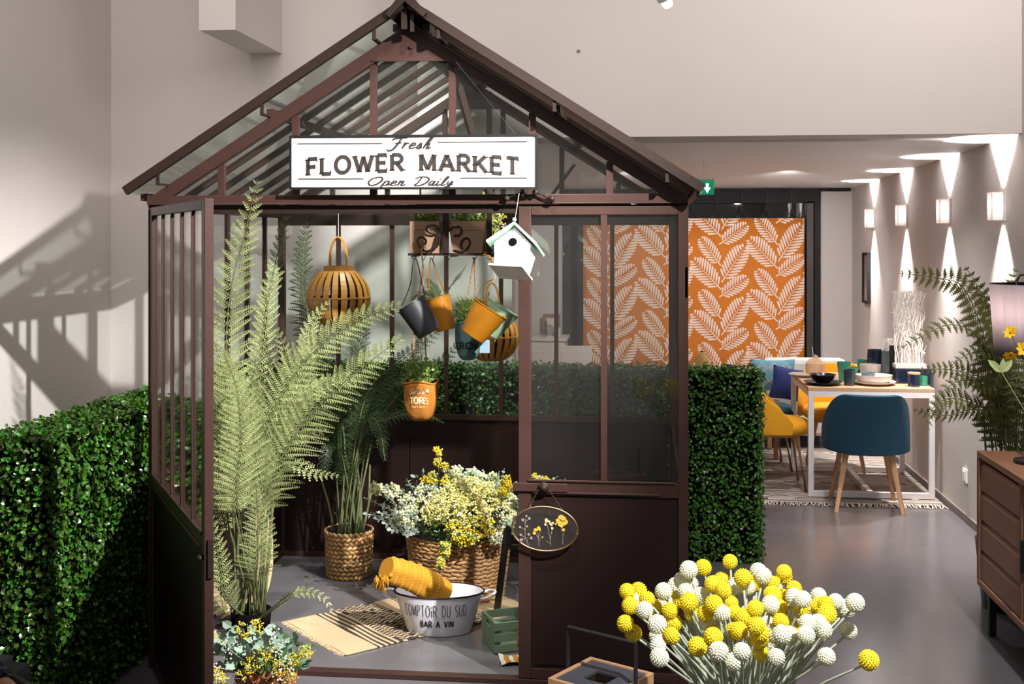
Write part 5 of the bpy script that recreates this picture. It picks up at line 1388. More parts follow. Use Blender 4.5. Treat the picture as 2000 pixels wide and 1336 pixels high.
# ================================================================== printed orange panel before the shop window
YC = YALC - .16
cl_, cr_ = WY(1139, 427, YC), WY(1571, 427, YC)
ct = cl_.z; cbz = .30
cur = thing('printed_curtain', 'orange fabric panel printed with white fern leaves before the dark shop window', 'curtain', ((cl_.x + cr_.x) / 2, YC, cbz))
cwd = cr_.x - cl_.x
wv = lambda x: .004 * math.sin(x * 9) + .002 * math.sin(x * 23 + 1)
mb = MB().grid(lambda u, v: (cl_.x + cwd * u, YC + wv(cl_.x + cwd * u), cbz + (ct - cbz) * v), 40, 4)
build(mb, 'panel_cloth', 'curtain', cur, smooth=True, solid=.003)
build(MB().bar((cl_.x, YC + .012, ct + .004), (cr_.x, YC + .012, ct + .004), .016, .012), 'panel_rail', 'frameblack', cur)
for i in range(9):
    x = cl_.x + cwd * (i + .5) / 9
    build(MB().tube([(x - .05, YC + .012, ct + .01), (x, YC + .014, ct + .09), (x, YC + .014, zs(YC) + .002)], .003, 4).tube([(x + .05, YC + .012, ct + .01), (x, YC + .014, ct + .09)], .003, 4), 'panel_cord', 'framegrey', cur)
ksc = (cr_.x - cl_.x) / 432.0                      # metres per photo pixel on the panel
def leafprint(mb, b, t, wid, n):
    bx_, by_ = b; tx, ty = t; L_ = math.hypot(tx - bx_, ty - by_); ux, uy = (tx - bx_) / L_, (ty - by_) / L_; nx, ny = -uy, ux
    def pt(x, z): return V((x, YC + wv(x) - .0034, z))
    def poly(ps):
        # clip to the panel
        for ax, lim, sg in ((0, cl_.x + .002, 1), (0, cr_.x - .002, -1), (1, cbz + .002, 1), (1, ct - .002, -1)):
            o = []
            for i in range(len(ps)):
                p, q = ps[i - 1], ps[i]; dp, dq = sg * (p[ax] - lim), sg * (q[ax] - lim)
                if (dp >= 0) != (dq >= 0):
                    k_ = dp / (dp - dq); o.append((p[0] + (q[0] - p[0]) * k_, p[1] + (q[1] - p[1]) * k_))
                if dq >= 0: o.append(q)
            ps = o
            if len(ps) < 3: return
        mb.add([pt(*p) for p in ps], [tuple(range(len(ps)))])
    poly([(bx_ - nx * .006, by_ - ny * .006), (tx, ty), (bx_ + nx * .006, by_ + ny * .006)])
    for i in range(n):
        u = .10 + .86 * i / n; px_, py_ = bx_ + (tx - bx_) * u, by_ + (ty - by_) * u
        ln = wid * (math.sin(PI * (.18 + .80 * u)) ** .8) * (1.0 if u < .8 else .85)
        w2 = L_ / n * .26
        for sg in (1, -1):
            a = math.radians(50); dx, dy = ux * math.cos(a) + nx * sg * math.sin(a), uy * math.cos(a) + ny * sg * math.sin(a)
            qx, qy = -dy, dx; s0 = .012
            ps = [(px_ + dx * (s0 + (ln - s0) * r_) + qx * w2 * h_ * sg, py_ + dy * (s0 + (ln - s0) * r_) + qy * w2 * h_ * sg) for r_, h_ in ((0, .3), (.35, .85), (.8, 1), (.96, .6), (1, 0), (.96, -.6), (.8, -1), (.35, -.85), (0, -.3))]
            poly(ps)
pm = MB()
T = lambda x, y: (cl_.x + (1300 + x / 2.854 - 1139) * ksc, ct - (250 + y / 2.854 - 427) * ksc)
for ca_ in range(-3, 4):
    for cb_ in range(-6, 8):
        ox, oy = ca_ * 312, ca_ * -118 + cb_ * 297
        for b, t, w_, n_ in (((315, 905), (150, 728), 76, 11), ((318, 865), (456, 648), 76, 11), ((314, 772), (194, 606), 57, 10), ((305, 948), (470, 830), 57, 10)):
            B_, T_ = T(b[0] + ox, b[1] + oy), T(t[0] + ox, t[1] + oy)
            if max(B_[0], T_[0]) < cl_.x - .2 or min(B_[0], T_[0]) > cr_.x + .2 or max(B_[1], T_[1]) < cbz - .2 or min(B_[1], T_[1]) > ct + .2: continue
            leafprint(pm, B_, T_, w_ / 2.854 * ksc, n_)
build(pm, 'leaf_print', 'print', cur)

# ================================================================== exit sign under the soffit
xs0, xs1 = W(1352, 352, 7.9), W(1395, 380, 7.9)
ye = xs1.y
ex_ = thing('exit_sign', 'green emergency exit sign with white arrow under the alcove soffit', 'exit sign', ((xs0.x + xs1.x) / 2, ye, xs1.z))
build(MB().box((xs0.x, ye, xs1.z), (xs1.x, ye + .012, xs0.z)), 'sign_plate', 'exitgreen', ex_, bevel=.002)
build(MB().box((xs0.x - .004, ye - .004, xs0.z), (xs1.x + .004, ye + .03, xs0.z + .012)), 'sign_housing', 'white', ex_)
build(MB().bar(((xs0.x + xs1.x) / 2, ye + .012, xs0.z + .01), ((xs0.x + xs1.x) / 2, ye + .012, zs(ye) + .0), .006), 'drop_rod', 'white', ex_)
u_ = (xs1.x - xs0.x) / 43.0
ep = lambda px, py, k_=0: V((xs0.x + (px - 1352) * u_, ye - .0012 - k_, xs1.z + (380 - py) * u_))
build(MB().slab([ep(1379, 358), ep(1384, 358), ep(1384, 366), ep(1388, 366), ep(1381.5, 377), ep(1375, 366), ep(1379, 366)], .001, (0, 1, 0)), 'arrow', 'exitwhite', ex_)
mb = MB().slab([ep(1354, 355), ep(1366, 355), ep(1366, 376), ep(1354, 376)], .0008, (0, 1, 0))
build(mb, 'door_pictogram', 'exitwhite', ex_)
mb = MB().slab([ep(1361 + 1.6 * math.cos(a * PI / 5), 358.5 + 1.6 * math.sin(a * PI / 5), .0006) for a in range(10)], .0006, (0, 1, 0))
for pts in ([(1361, 361), (1360, 367)], [(1360, 367), (1364, 370), (1363, 375)], [(1360, 367), (1357, 371), (1354.5, 371)], [(1361, 362), (1365, 365)], [(1361, 362), (1357, 363), (1356, 366)]):
    ribbon(mb, [(p[0], p[1]) for p in pts], 1.6, lambda x, y: ep(x, y, .0008))
build(mb, 'running_figure', 'exitgreen', ex_)

# ================================================================== wall sconces on the side wall
for i, (px, lab) in enumerate(((1708, 'white up and down wall light farthest from the fern, next to the picture frame'), (1771, 'white up and down wall light second from the picture frame'), (1855, 'white up and down wall light above the fern tip and coral ornament'), (1960, 'white up and down wall light nearest, above the lit lampshade'))):
    p = WX(px, 426, XR); y = p.y; z0, z1 = 1.832, 1.985
    xo = XR - .075
    s = thing('wall_sconce', lab, 'wall light', (XR, y, z0), 0, 'wall lights in the alcove')
    b = MB().box((xo, y - .045, z0), (XR - .012, y - .042, z1)).box((xo, y + .042, z0), (XR - .012, y + .045, z1)).box((xo, y - .042, z0), (xo + .003, y + .042, z1)).box((XR - .015, y - .042, z0), (XR - .012, y + .042, z1))
    build(b, 'sconce_body', 'sconce', s)
    build(MB().box((XR - .012, y - .05, z0 - .004), (XR - .001, y + .05, z1 + .004)), 'wall_plate', 'whitemetal', s)
    build(MB().lathe([(.0001, -.012), (.024, -.012), (.024, .012), (.0001, .012)], 16, (XR - .045, y, (z0 + z1) / 2)), 'lamp_lens', 'lampon', s)
    for sg in (1, -1):
        column_light((XR - .047, y, (z1 + .004) if sg > 0 else (z0 - .004)), sg, 42 if sg > 0 else 11, .062, 84 if sg > 0 else 76)

# ================================================================== small things on the side wall
p0, p1 = WX(1690, 495, XR), WX(1701, 593, XR)
ya, yb = p1.y, p0.y
pf = thing('picture_frame', 'thin dark picture frame on the side wall next to the farthest wall light', 'picture', (XR, (ya + yb) / 2, 1.17))
z0, z1 = 1.17, 1.615
f = MB(); t = .02
f.box((XR - .03, ya, z0), (XR - .001, yb, z0 + t)).box((XR - .03, ya, z1 - t), (XR - .001, yb, z1)).box((XR - .03, ya, z0 + t), (XR - .001, ya + t, z1 - t)).box((XR - .03, yb - t, z0 + t), (XR - .001, yb, z1 - t))
build(f, 'frame', 'frameblack', pf); build(MB().box((XR - .012, ya + t, z0 + t), (XR - .004, yb - t, z1 - t)), 'mount', 'greyrug', pf)
p = WX(1887, 929, XR)
so = thing('wall_socket', 'white wall socket low on the side wall between table and sideboard', 'socket', (XR, p.y, p.z))
build(MB().box((XR - .012, p.y - .04, p.z - .042), (XR - .001, p.y + .04, p.z + .042)), 'cover_plate', 'white', so, bevel=.003)
build(MB().box((XR - .018, p.y - .028, p.z - .03), (XR - .0125, p.y + .028, p.z + .03)), 'socket_face', 'white', so, bevel=.003)
# track spotlight whose lit tip enters the frame at the top
sp0 = W(1306, 12, 5.0); ap = W(1270, -60, 4.9)
ts = thing('track_spotlight', 'white ceiling track spotlight, its bright tip at the top edge', 'spotlight', tuple(sp0))
dv = (sp0 - ap).normalized(); Xs = Matrix.Translation(sp0) @ dv.to_track_quat('Z', 'Y').to_matrix().to_4x4()
build(MB().lathe([(.0001, -.2), (.03, -.2), (.034, -.19), (.034, -.04), (.03, -.04), (.03, -.18), (.0001, -.18)], 20, X=Xs), 'lamp_housing', 'white', ts, smooth=True, autos=.6)
build(MB().lathe([(.0001, -.10), (.022, -.10), (.022, -.01), (.018, .0), (.0001, .002)], 20, X=Xs), 'lamp_lens', 'lampon', ts, smooth=True)
build(MB().tube([Xs @ V((0, .036, -.12)), Xs @ V((0, .06, -.12)) + V((0, 0, .1)), Xs @ V((0, .05, -.12)) + V((0, 0, .55))], .008, 8), 'lamp_arm', 'white', ts)
sn = MB().lathe([(.0001, 0), (.010, 0), (.009, .005), (.0001, .006)], 14, X=Matrix.Translation(WY(1130, 100, YBULK - .0005)) @ Matrix.Rotation(PI / 2, 4, 'X'))
build(sn, 'wall_plug', 'base', None, label='tiny grey plug on the upper wall beside the roof slope', cat='plug', loc=tuple(WY(1130, 100, YBULK)))

# ================================================================== grey rug, table and chairs
rf = thing('fringed_rug', 'grey brown fringed rug under the dining table', 'rug', (1.0, 8.9, 0))
rx0, rx1, ry0, ry1 = .15, 1.94, 7.86, 9.9
build(MB().grid(lambda u, v: (rx0 + (rx1 - rx0) * u, ry0 + (ry1 - ry0) * v, .008 + .002 * math.sin(14 * u) * math.sin(11 * v)), 24, 24), 'rug_weave', 'greyrug', rf, smooth=True, solid=.008)
st = MB(); random.seed(6)
for i in range(7):
    for j in range(5):
        x, y = rx0 + .14 + i * .25, ry0 + .2 + j * .4
        ribbon(st, [(x - .1, y), (x, y + .07), (x + .1, y), (x, y - .07), (x - .1, y)], .022, lambda a, b: V((a, b, .0155)))
    ribbon(st, [(rx0, ry0 + .05 + i * .3), (rx1, ry0 + .05 + i * .3)], .016, lambda a, b: V((a, b, .0155)))
build(st, 'woven_pattern', 'fringe', rf)
fg = MB()
for i in range(150):
    x = rx0 + (rx1 - rx0) * (i + R()) / 150; fg.tube([(x, ry0, .012), (x + U(-.01, .01), ry0 - U(.02, .04), .012), (x + U(-.02, .02), ry0 - U(.05, .085), .004)], .0035, 4)
build(fg, 'fringe', 'fringe', rf, kind='stuff')

tx0, tx1, ty0, ty1, tz = 1.10, 1.915, 8.0, 8.93, .745
tb = thing('dining_table', 'dining table with oak top on a white square tube frame', 'table', ((tx0 + tx1) / 2, (ty0 + ty1) / 2, 0))
build(MB().box((tx0, ty0, tz - .026), (tx1, ty1, tz)), 'tabletop', 'tabletop', tb, bevel=.002)
w_ = .036
for x in (tx0 + .018, tx1 - .018):
    for y in (ty0 + .018, ty1 - .018): build(MB().box((x - w_ / 2, y - w_ / 2, .017), (x + w_ / 2, y + w_ / 2, tz - .026)), 'leg', 'whitemetal', tb, bevel=.002)
for y in (ty0 + .018, ty1 - .018):
    for z in (tz - .044, .036): build(MB().bar((tx0 + w_, y, z), (tx1 - w_, y, z), w_, w_), 'rail', 'whitemetal', tb)
for x in (tx0 + .018, tx1 - .018): build(MB().bar((x, ty0 + w_, tz - .044), (x, ty1 - w_, tz - .044), w_, w_), 'rail', 'whitemetal', tb)
build(MB().bar(((tx0 + tx1) / 2, ty0 + w_, .036), ((tx0 + tx1) / 2, ty1 - w_, .036), w_, w_), 'stretcher', 'whitemetal', tb)

def shell_chair(m, label, group=None):
    """rounded upholstered chair, front towards +y, origin on the floor"""
    o = thing('shell_chair', label, 'chair', (0, 0, 0), 0, group)
    sw_, sd, zs_ = .245, .235, .455
    seat = MB()
    def sq(a, r): c, s = math.cos(a), math.sin(a); return V((math.copysign(abs(c) ** .75, c) * sw_ * r, math.copysign(abs(s) ** .75, s) * sd * r, 0))
    prof = [(.0, -.085), (.80, -.085), (.95, -.07), (1.0, -.035), (.97, -.005), (.85, .012), (.5, .02), (.0, .022)]
    for i in range(len(prof) - 1): pass
    seat.grid(lambda u, v: sq(2 * PI * u, max(prof[int(round(v * (len(prof) - 1)))][0], 1e-3)) + V((0, .012, zs_ + prof[int(round(v * (len(prof) - 1)))][1])), 32, len(prof) - 1, True)
    build(seat, 'seat', m, o, smooth=True, sub=1)
    back = MB()
    def bk(u, v):
        # u sweeps around the back, v from the bottom edge to the top edge
        a = (u - .5) * 2 * math.radians(100); e = abs(u - .5) * 2
        top = .755 - (.29 * max(0, (e - .38) / .62) ** 1.7)
        bot = .375 + .015 * e
        z = bot + (top - bot) * v
        h = (z - .4) / .35
        rx, ry = .255 - .020 * max(h, 0) ** 2, .25 + .05 * h
        x = math.sin(a); y = -math.cos(a)
        x = math.copysign(abs(x) ** .85, x); y = math.copysign(abs(y) ** .85, y)
        return V((x * rx, y * ry + .012 + (.02 if e > .8 else 0), z))
    back.grid(bk, 36, 12)
    b = build(back, 'backrest', m, o, smooth=True)
    md = b.modifiers.new('solid', 'SOLIDIFY'); md.thickness = .036; md.offset = 0
    md = b.modifiers.new('bev', 'BEVEL'); md.width = .012; md.segments = 3; md.limit_method = 'ANGLE'; md.angle_limit = math.radians(50)
    for x in (-1, 1):
        for y in (-1, 1): build(MB().tube([(x * .135, y * .13, .385), (x * .205, y * .185 + (.0), .0)], [.020, .0125], 12), 'leg', 'beech', o, smooth=True, autos=.7)
    build(MB().box((-.15, -.14, .355), (.15, .15, .372)), 'seat_frame', 'beech', o)
    return o
G4 = 'rounded upholstered dining chairs'
ch1 = shell_chair('teal_cloth', 'deep teal upholstered chair with its back to the viewer at the table end', G4)
cp = G(1692, 992); ch1.location = (cp.x + .0, cp.y + .02, 0); ch1.rotation_euler.z = math.radians(-3)
ch2 = shell_chair('yellow_cloth', 'mustard yellow upholstered chair beside the hedge, side on to the table', G4)
ch2.location = (.92, 8.36, .0165); ch2.rotation_euler.z = math.radians(-90)
ch3 = copy_tree(ch2); ch3['label'] = 'mustard yellow upholstered chair tucked under the far end of the table'
ch3.location = (1.44, 9.06, .0165); ch3.rotation_euler.z = math.radians(172)
ch4 = copy_tree(ch1); ch4['label'] = 'deep teal upholstered chair behind the mustard chair, mostly hidden by it'
ch4.location = (.90, 9.05, .0165); ch4.rotation_euler.z = math.radians(-86)

# white sofa with cushions behind the table
sf = thing('white_sofa', 'white linen sofa against the orange panel behind the table', 'sofa', (1.05, 10.3, 0))
sx0, sx1 = WY(1492, 700, 10.0).x, WY(1652, 700, 10.0).x
build(MB().box((sx0, 9.95, .28), (sx1, 10.12, .74)), 'back_cushion', 'sofa', sf, bevel=.04)
build(MB().box((sx0, 9.93 + .02, .1), (sx1, 10.75, .28)), 'seat_base', 'sofa', sf, bevel=.03)
build(MB().box((sx0 - .06, 9.98, .1), (sx0 - .002, 10.7, .60)), 'armrest', 'sofa', sf, bevel=.025)
for x in (sx0 + .05, sx1 - .05):
    for y in (10.0, 10.68): build(MB().bar((x, y, 0.0), (x, y, .1), .03), 'leg', 'beech', sf)
def cushion(name, c, w, h, t, rz_, tilt, m, label, pat=None, roll=0):
    o = thing(name, label, 'cushion', c, rz_)
    X = INV[o.name].inverted() @ Matrix.Rotation(math.radians(tilt), 4, 'X') @ Matrix.Rotation(math.radians(roll), 4, 'Y')
    def fn(s):
        def f(u, v):
            a, b = u * 2 - 1, v * 2 - 1; p = max(0, (1 - a * a) * (1 - b * b)) ** .45
            sc_x = 1 - .06 * (1 - b * b) * 0 - .07 * (1 - abs(b)) * 0
            return X @ V((a * w / 2 * (1 - .08 * (1 - b * b) ** 2 * abs(a)), s * t / 2 * p, h / 2 + b * h / 2 * (1 - .08 * (1 - a * a) ** 2 * abs(b))))
        return f
    mb = MB().grid(fn(-1), 14, 14).grid(fn(1), 14, 14)
    build(mb, 'cushion_cover', m, o, smooth=True)
    if pat:
        g = fn(-1); off = (X.to_3x3() @ V((0, -.004, 0)))
        q = MB()
        for x in (.22, .5, .78):
            for y in (.3, .72):
                for r_ in (.13, .07): ribbon(q, [(x - r_, y), (x, y + r_ * 1.4), (x + r_, y), (x, y - r_ * 1.4), (x - r_, y)], .022, lambda a, b: g(min(max(a, 0), 1), min(max(b, 0), 1)) + off)
        build(q, 'woven_pattern', 'fringe', o)
    return o
p = WY(1512, 770, 9.70); cushion('patterned_cushion', (p.x, p.y, .50), .36, .26, .12, .1, -12, 'bluepat', 'pale blue cushion with white diamond pattern on the seat behind the mustard chair', True)
p = WY(1546, 800, 9.45); cushion('navy_cushion', (p.x - .03, p.y, .46), .30, .26, .12, -.2, -10, 'navypat', 'navy cushion leaning below the diamond patterned cushion', False, 8)
bn = thing('low_bench', 'low bench behind the hedge carrying cushions', 'bench', (.8, 9.6, 0))
build(MB().box((.72, 9.33, .40), (1.08, 9.87, .455)), 'bench_top', 'beech', bn, bevel=.006)
for x in (.76, 1.04):
    for y in (9.37, 9.83): build(MB().bar((x, y, .017), (x, y, .40), .035), 'leg', 'beech', bn)
p = WY(1372, 728, 9.2)
b2 = thing('pouf', 'low upholstered pouf behind the hedge end under the beige cushion', 'pouf', (p.x, 9.3, 0))
build(MB().lathe([(.0001, .017), (.2, .017), (.22, .05), (.22, .36), (.2, .4), (.0001, .41)], 28, (p.x, 9.3, 0)), 'pouf_body', 'beigecush', b2, smooth=True)
cushion('beige_cushion', (p.x - .113, 9.3, .527), .32, .32, .12, 0, 0, 'beigecush', 'beige cushion standing on its corner behind the hedge end', False, 45)
# white cabinet seen through the closed door
q0, q1 = WY(1036, 660, 10.9), WY(1107, 660, 10.9)
cz = q0.z
wcab = thing('white_cabinet', 'white panelled cabinet seen through the greenhouse door glass', 'cabinet', ((q0.x + q1.x) / 2 - .3, 11.1, 0))
build(MB().box((-1.2, 10.92, .06), (q1.x - .02, 11.36, cz - .03)), 'carcass', 'cabwhite', wcab, bevel=.004)
build(MB().box((-1.215, 10.9, cz - .03), (q1.x, 11.37, cz)), 'cabinet_top', 'cabwhite', wcab, bevel=.004)
build(MB().box((-1.2, 10.93, 0.0), (q1.x - .02, 11.36, .06)), 'plinth', 'cabwhite', wcab)
for a in (-1.17, -.80):
    dr = build(MB().box((a, 10.905, .1), (a + .34, 10.919, cz - .07)), 'cabinet_door', 'cabwhite', wcab, bevel=.003)
    build(MB().box((a + .05, 10.9, .15), (a + .29, 10.9045, cz - .12)), 'door_panel', 'cabwhite', dr, bevel=.003)
def onit(px, py, y): v = WY(px, py, y); return V((v.x, y, cz))
g = onit(1072, 650, 11.05)
o = thing('glass_globe', 'clear round glass candle holder on the white cabinet', 'candle holder', tuple(g))
build(MB().sphere(g + V((0, 0, .062)), .055, 18, 12), 'globe', 'clearglass', o, smooth=True); build(MB().lathe([(.0001, 0), (.03, 0), (.03, .012), (.0001, .012)], 14, g), 'globe_foot', 'ceramicwhite', o); build(MB().lathe([(.0001, .012), (.02, .012), (.02, .06), (.0001, .06)], 12, g), 'tealight', 'signwhite', o)
for (a, b, t_, bm_, m, lab, yy) in ((1060, 1094, 613, 625, 'acacia', 'small brown framed picture at the back of the white cabinet', 11.30), (1068, 1086, 622, 648, 'ceramicwhite', 'white card standing on the white cabinet', 11.22), (1084, 1094, 640, 660, 'cabwhite', 'small white box at the cabinet end', 11.1)):
    A_, B_ = WY(a, t_, yy), WY(b, 655, yy)
    o = thing('tabletop_picture' if m == 'acacia' else 'white_card' if yy > 11.2 else 'white_box', lab, 'decor', ((A_.x + B_.x) / 2, yy, cz))
    build(MB().box((A_.x, yy, cz), (B_.x, yy + .02 + (.04 if yy < 11.2 else 0), A_.z)), 'body', m, o, bevel=.002)
    if m == 'acacia': build(MB().box((A_.x + .02, yy - .002, cz + .04), (B_.x - .02, yy - .0005, A_.z - .03)), 'picture_mount', 'greyrug', o)

# ================================================================== tableware
tzz = tz + .0005
def onT(px, y):
    v = WY(px, 740, y); return V((v.x, y, tzz))
def vessel(name, label, cat, c, prof, m, extra=None, n=28, group=None):
    o = thing(name, label, cat, tuple(c), 0, group)
    build(MB().lathe(prof, n, c), 'body', m, o, smooth=True, autos=.8)
    return o
def cup(r0, r1, h, t=.004): return [(.0001, 0), (r0, 0), (r0 + (r1 - r0) * .5, h * .5), (r1, h), (r1 - t, h), (r0 + (r1 - r0) * .5 - t, h * .5), (r0 - t, .008), (.0001, .008)]
def bowl(r, h, t=.005): return [(.0001, 0), (r * .45, 0), (r * .5, .004), (r * .8, h * .45), (r, h), (r - t, h), (r * .78 - t, h * .5), (r * .45, .012), (.0001, .010)]
def plate(r, h=.02): return [(.0001, 0), (r * .6, 0), (r * .92, h * .7), (r, h), (r - .004, h), (r * .6, .008), (.0001, .006)]
c = onT(1607, 8.16); vessel('black_plate', 'black stoneware plate under the black bowl on the table corner', 'plate', c, plate(.128, .022), 'ceramicblack')
c2_ = c + V((-.0, 0, .0085)); vessel('black_bowl', 'black stoneware bowl standing on the black plate', 'bowl', c2_, bowl(.088, .062), 'ceramicblack')
c = onT(1708, 8.20); vessel('white_plate', 'large speckled white plate at the bottom of the stack by the teal chair', 'plate', c, plate(.142, .024), 'ceramicwhite')
vessel('white_dish', 'deep speckled white dish standing on the large white plate', 'dish', c + V((-.004, 0, .0085)), [(.0001, 0), (.08, 0), (.115, .03), (.122, .058), (.117, .058), (.108, .034), (.07, .01), (.0001, .01)], 'ceramicwhite')
vessel('blue_tumbler', 'grey blue glass tumbler standing in the white dish', 'glass', c + V((-.042, -.0, .0195)), cup(.036, .049, .062), 'blueglass')
c = onT(1568, 8.62); vessel('white_bowl', 'white plate at the far table corner beside the black bowl', 'plate', c, plate(.10, .02), 'ceramicwhite')
vessel('dark_tumbler', 'smoke dark ribbed tumbler at the table front between the plates', 'glass', onT(1659, 8.13), cup(.034, .041, .108), 'darkglass')
vessel('green_tumbler', 'tall green glass tumbler behind the dark tumbler', 'glass', onT(1648, 8.42), cup(.034, .047, .128), 'greenglass')
vessel('green_tumbler', 'shorter dark green tumbler between green and dark tumblers', 'glass', onT(1664, 8.33), cup(.032, .041, .1), 'greenglass')
vessel('green_tumbler', 'small green tumbler at the far end beside the navy vase', 'glass', onT(1683, 8.78), cup(.03, .037, .11), 'greenglass')
c = onT(1677, 8.60); vessel('black_cup', 'small white rimmed black cup near the small green tumbler', 'cup', c, cup(.03, .036, .05), 'ceramicblack')
vessel('white_bowl', 'white stoneware bowl behind the grey blue tumbler', 'bowl', onT(1700, 8.50), [(.0001, 0), (.05, 0), (.068, .04), (.072, .105), (.067, .105), (.062, .04), (.045, .01), (.0001, .01)], 'ceramicwhite')
vessel('navy_vase', 'navy blue glass vase behind the white bowl', 'vase', onT(1710, 8.72), cup(.064, .058, .19), 'navyglass')
mv = onT(1737, 8.66)
vessel('mottled_vase', 'mottled grey glass vase holding white coral sprigs', 'vase', mv, [(.0001, 0), (.05, 0), (.06, .02), (.058, .10), (.056, .19), (.052, .19), (.052, .1), (.045, .01), (.0001, .01)], 'mottled')
vessel('clear_tumbler', 'clear tumbler beside the deep white dish', 'glass', onT(1725, 8.42), cup(.036, .042, .06), 'clearglass')
def strands(mb, c, w, d, h, n, r, seed, flare=.0):
    random.seed(seed)
    for i in range(n):
        x, y = U(-.5, .5) * w, U(-.5, .5) * d; pts = []
        ph, fr_ = R() * 6, U(28, 48)
        for k_ in range(15):
            t = k_ / 14; z = h * t * (1 if i % 3 else U(.97, 1)); am = .012 * min(1, t * 3)
            pts.append(V(c) + V((x * (1 + flare * t) + am * math.sin(fr_ * z + ph), y * (1 + flare * t) + am * math.cos(fr_ * .8 * z + ph), z)))
        mb.tube(pts, r, 5)
o = thing('coral_sprigs', 'white coral-like sprigs standing in the mottled grey vase', 'decor', tuple(mv + V((0, 0, .015))))
mb = MB(); strands(mb, mv + V((0, 0, .015)), .05, .05, .26, 20, .0032, 3, .9); build(mb, 'branches', 'coral', o, kind='stuff')
nb = onT(1783, 8.32)
o = thing('navy_box', 'dark navy box on the table carrying the coral sculpture', 'box', tuple(nb))
build(MB().box(nb + V((-.125, -.06, 0)), nb + V((.105, .12, .085))), 'box_body', 'navyglass', o, bevel=.002)
build(MB().box(nb + V((-.127, -.062, .0855)), nb + V((.107, .122, .10))), 'box_lid', 'navyglass', o, bevel=.002)
cs = nb + V((-.01, .02, .1005))
o = thing('coral_sculpture', 'tall white sculpture of wavy coral strands on a pale slab', 'sculpture', tuple(cs))
build(MB().box(cs + V((-.112, -.055, 0)), cs + V((.10, .055, .03))), 'slab_base', 'ceramicwhite', o, bevel=.003)
mb = MB(); strands(mb, cs + V((-.01, 0, .028)), .18, .08, .50, 40, .0026, 11, .12)
for zz in range(60):
    x, y, z = U(-.1, .1), U(-.04, .04), U(.06, .46); p = cs + V((x, y, z)); mb.tube([p, p + V((U(-.03, .03), U(-.02, .02), .02)), p + V((U(-.05, .05), U(-.02, .02), .05))], .0026, 5)
build(mb, 'strands', 'coral', o, kind='stuff')
o = thing('candle_jar', 'navy candle jar with wooden lid in front of the navy box', 'candle', tuple(onT(1785, 8.12)))
cc = onT(1785, 8.12); build(MB().lathe([(.0001, 0), (.04, 0), (.04, .082), (.0001, .082)], 22, cc), 'jar', 'navyglass', o, smooth=True, autos=.6); build(MB().lathe([(.0001, .0825), (.041, .0825), (.041, .094), (.0001, .094)], 22, cc), 'lid', 'beech', o, smooth=True, autos=.6)
vessel('teal_cup', 'small teal cup behind the candle jar', 'cup', onT(1803, 8.165), cup(.028, .03, .066), 'greenglass')
p = onT(1746, 8.5)
o = thing('black_card_holder', 'narrow black card holder standing beside the coral sculpture', 'card holder', tuple(p))
build(MB().box(p + V((-.03, 0, 0)), p + V((.03, .012, .24))), 'back_board', 'black', o, bevel=.002); build(MB().box(p + V((-.03, -.02, 0)), p + V((.03, -.001, .014))), 'foot', 'black', o)
cn = onT(1592, 8.72)
o = thing('coconut_drink', 'pale carved coconut with straw at the far table corner', 'coconut', tuple(cn))
build(MB().lathe([(.0001, 0), (.062, 0), (.068, .012), (.068, .085), (.04, .118), (.012, .128), (.0001, .128)], 24, cn), 'shell', 'coconut', o, smooth=True, autos=.6)
build(MB().slab([cn + V((-.008, -.012, .118)), cn + V((.03, -.012, .112)), cn + V((.02, -.012, .14)), cn + V((-.005, -.012, .152))], .02, (0, 1, 0)), 'cut_lid', 'coconut', o, bevel=.004)
build(MB().tube([cn + V((-.012, 0, .11)), cn + V((-.02, 0, .205))], .0035, 8), 'straw', 'signwhite', o)

# ================================================================== sideboard, lamp, fern on the near side
sbx, sby0, sby1, sbz0, sbz1 = 1.468, 3.75, 5.39, .205, .795
sb = thing('sideboard', 'acacia wood sideboard with drawers on black legs against the side wall', 'sideboard', (1.71, 4.6, 0))
xb = XR - .012
build(MB().box((sbx, sby0, sbz1 - .028), (xb, sby1, sbz1)), 'top_board', 'acacia', sb, bevel=.003)
build(MB().box((sbx, sby0, sbz0), (xb, sby1, sbz0 + .028)), 'bottom_board', 'acacia', sb, bevel=.003)
for y in (sby0, sby1 - .03): build(MB().box((sbx, y, sbz0 + .0285), (xb, y + .03, sbz1 - .0285)), 'side_board', 'acacia_v', sb, bevel=.002)
build(MB().box((xb - .012, sby0 + .03, sbz0 + .0285), (xb - .001, sby1 - .03, sbz1 - .0285)), 'back_board', 'acacia_v', sb)
ydiv = 4.80
build(MB().box((sbx + .004, ydiv - .015, sbz0 + .0285), (xb - .02, ydiv + .012, sbz1 - .0285)), 'divider', 'acacia_v', sb)
zz0, zz1 = sbz0 + .034, sbz1 - .036
for i in range(4):
    a, b = zz0 + (zz1 - zz0) * i / 4, zz0 + (zz1 - zz0) * (i + 1) / 4 - .014
    d = MB().add([(sbx + .02, ydiv + .016, a), (sbx + .02, sby1 - .034, a), (sbx + .008, sby1 - .034, a), (sbx + .008, ydiv + .016, a)], [(0, 1, 2, 3)])
    d = MB().slab([(sbx + .008, ydiv + .016, a), (sbx + .03, ydiv + .016, a), (sbx + .03, ydiv + .016, b - .0), (sbx + .022, ydiv + .016, b - .0), (sbx + .008, ydiv + .016, b - .014)], sby1 - .034 - ydiv - .016, (0, 1, 0))
    build(d, 'drawer_front', 'acacia', sb)
build(MB().box((sbx + .035, ydiv + .016, zz0), (sbx + .04, sby1 - .034, zz1)), 'drawer_gap_shade', 'dark', sb)  # dark sheet; shade in the gaps between drawers is put into its colour
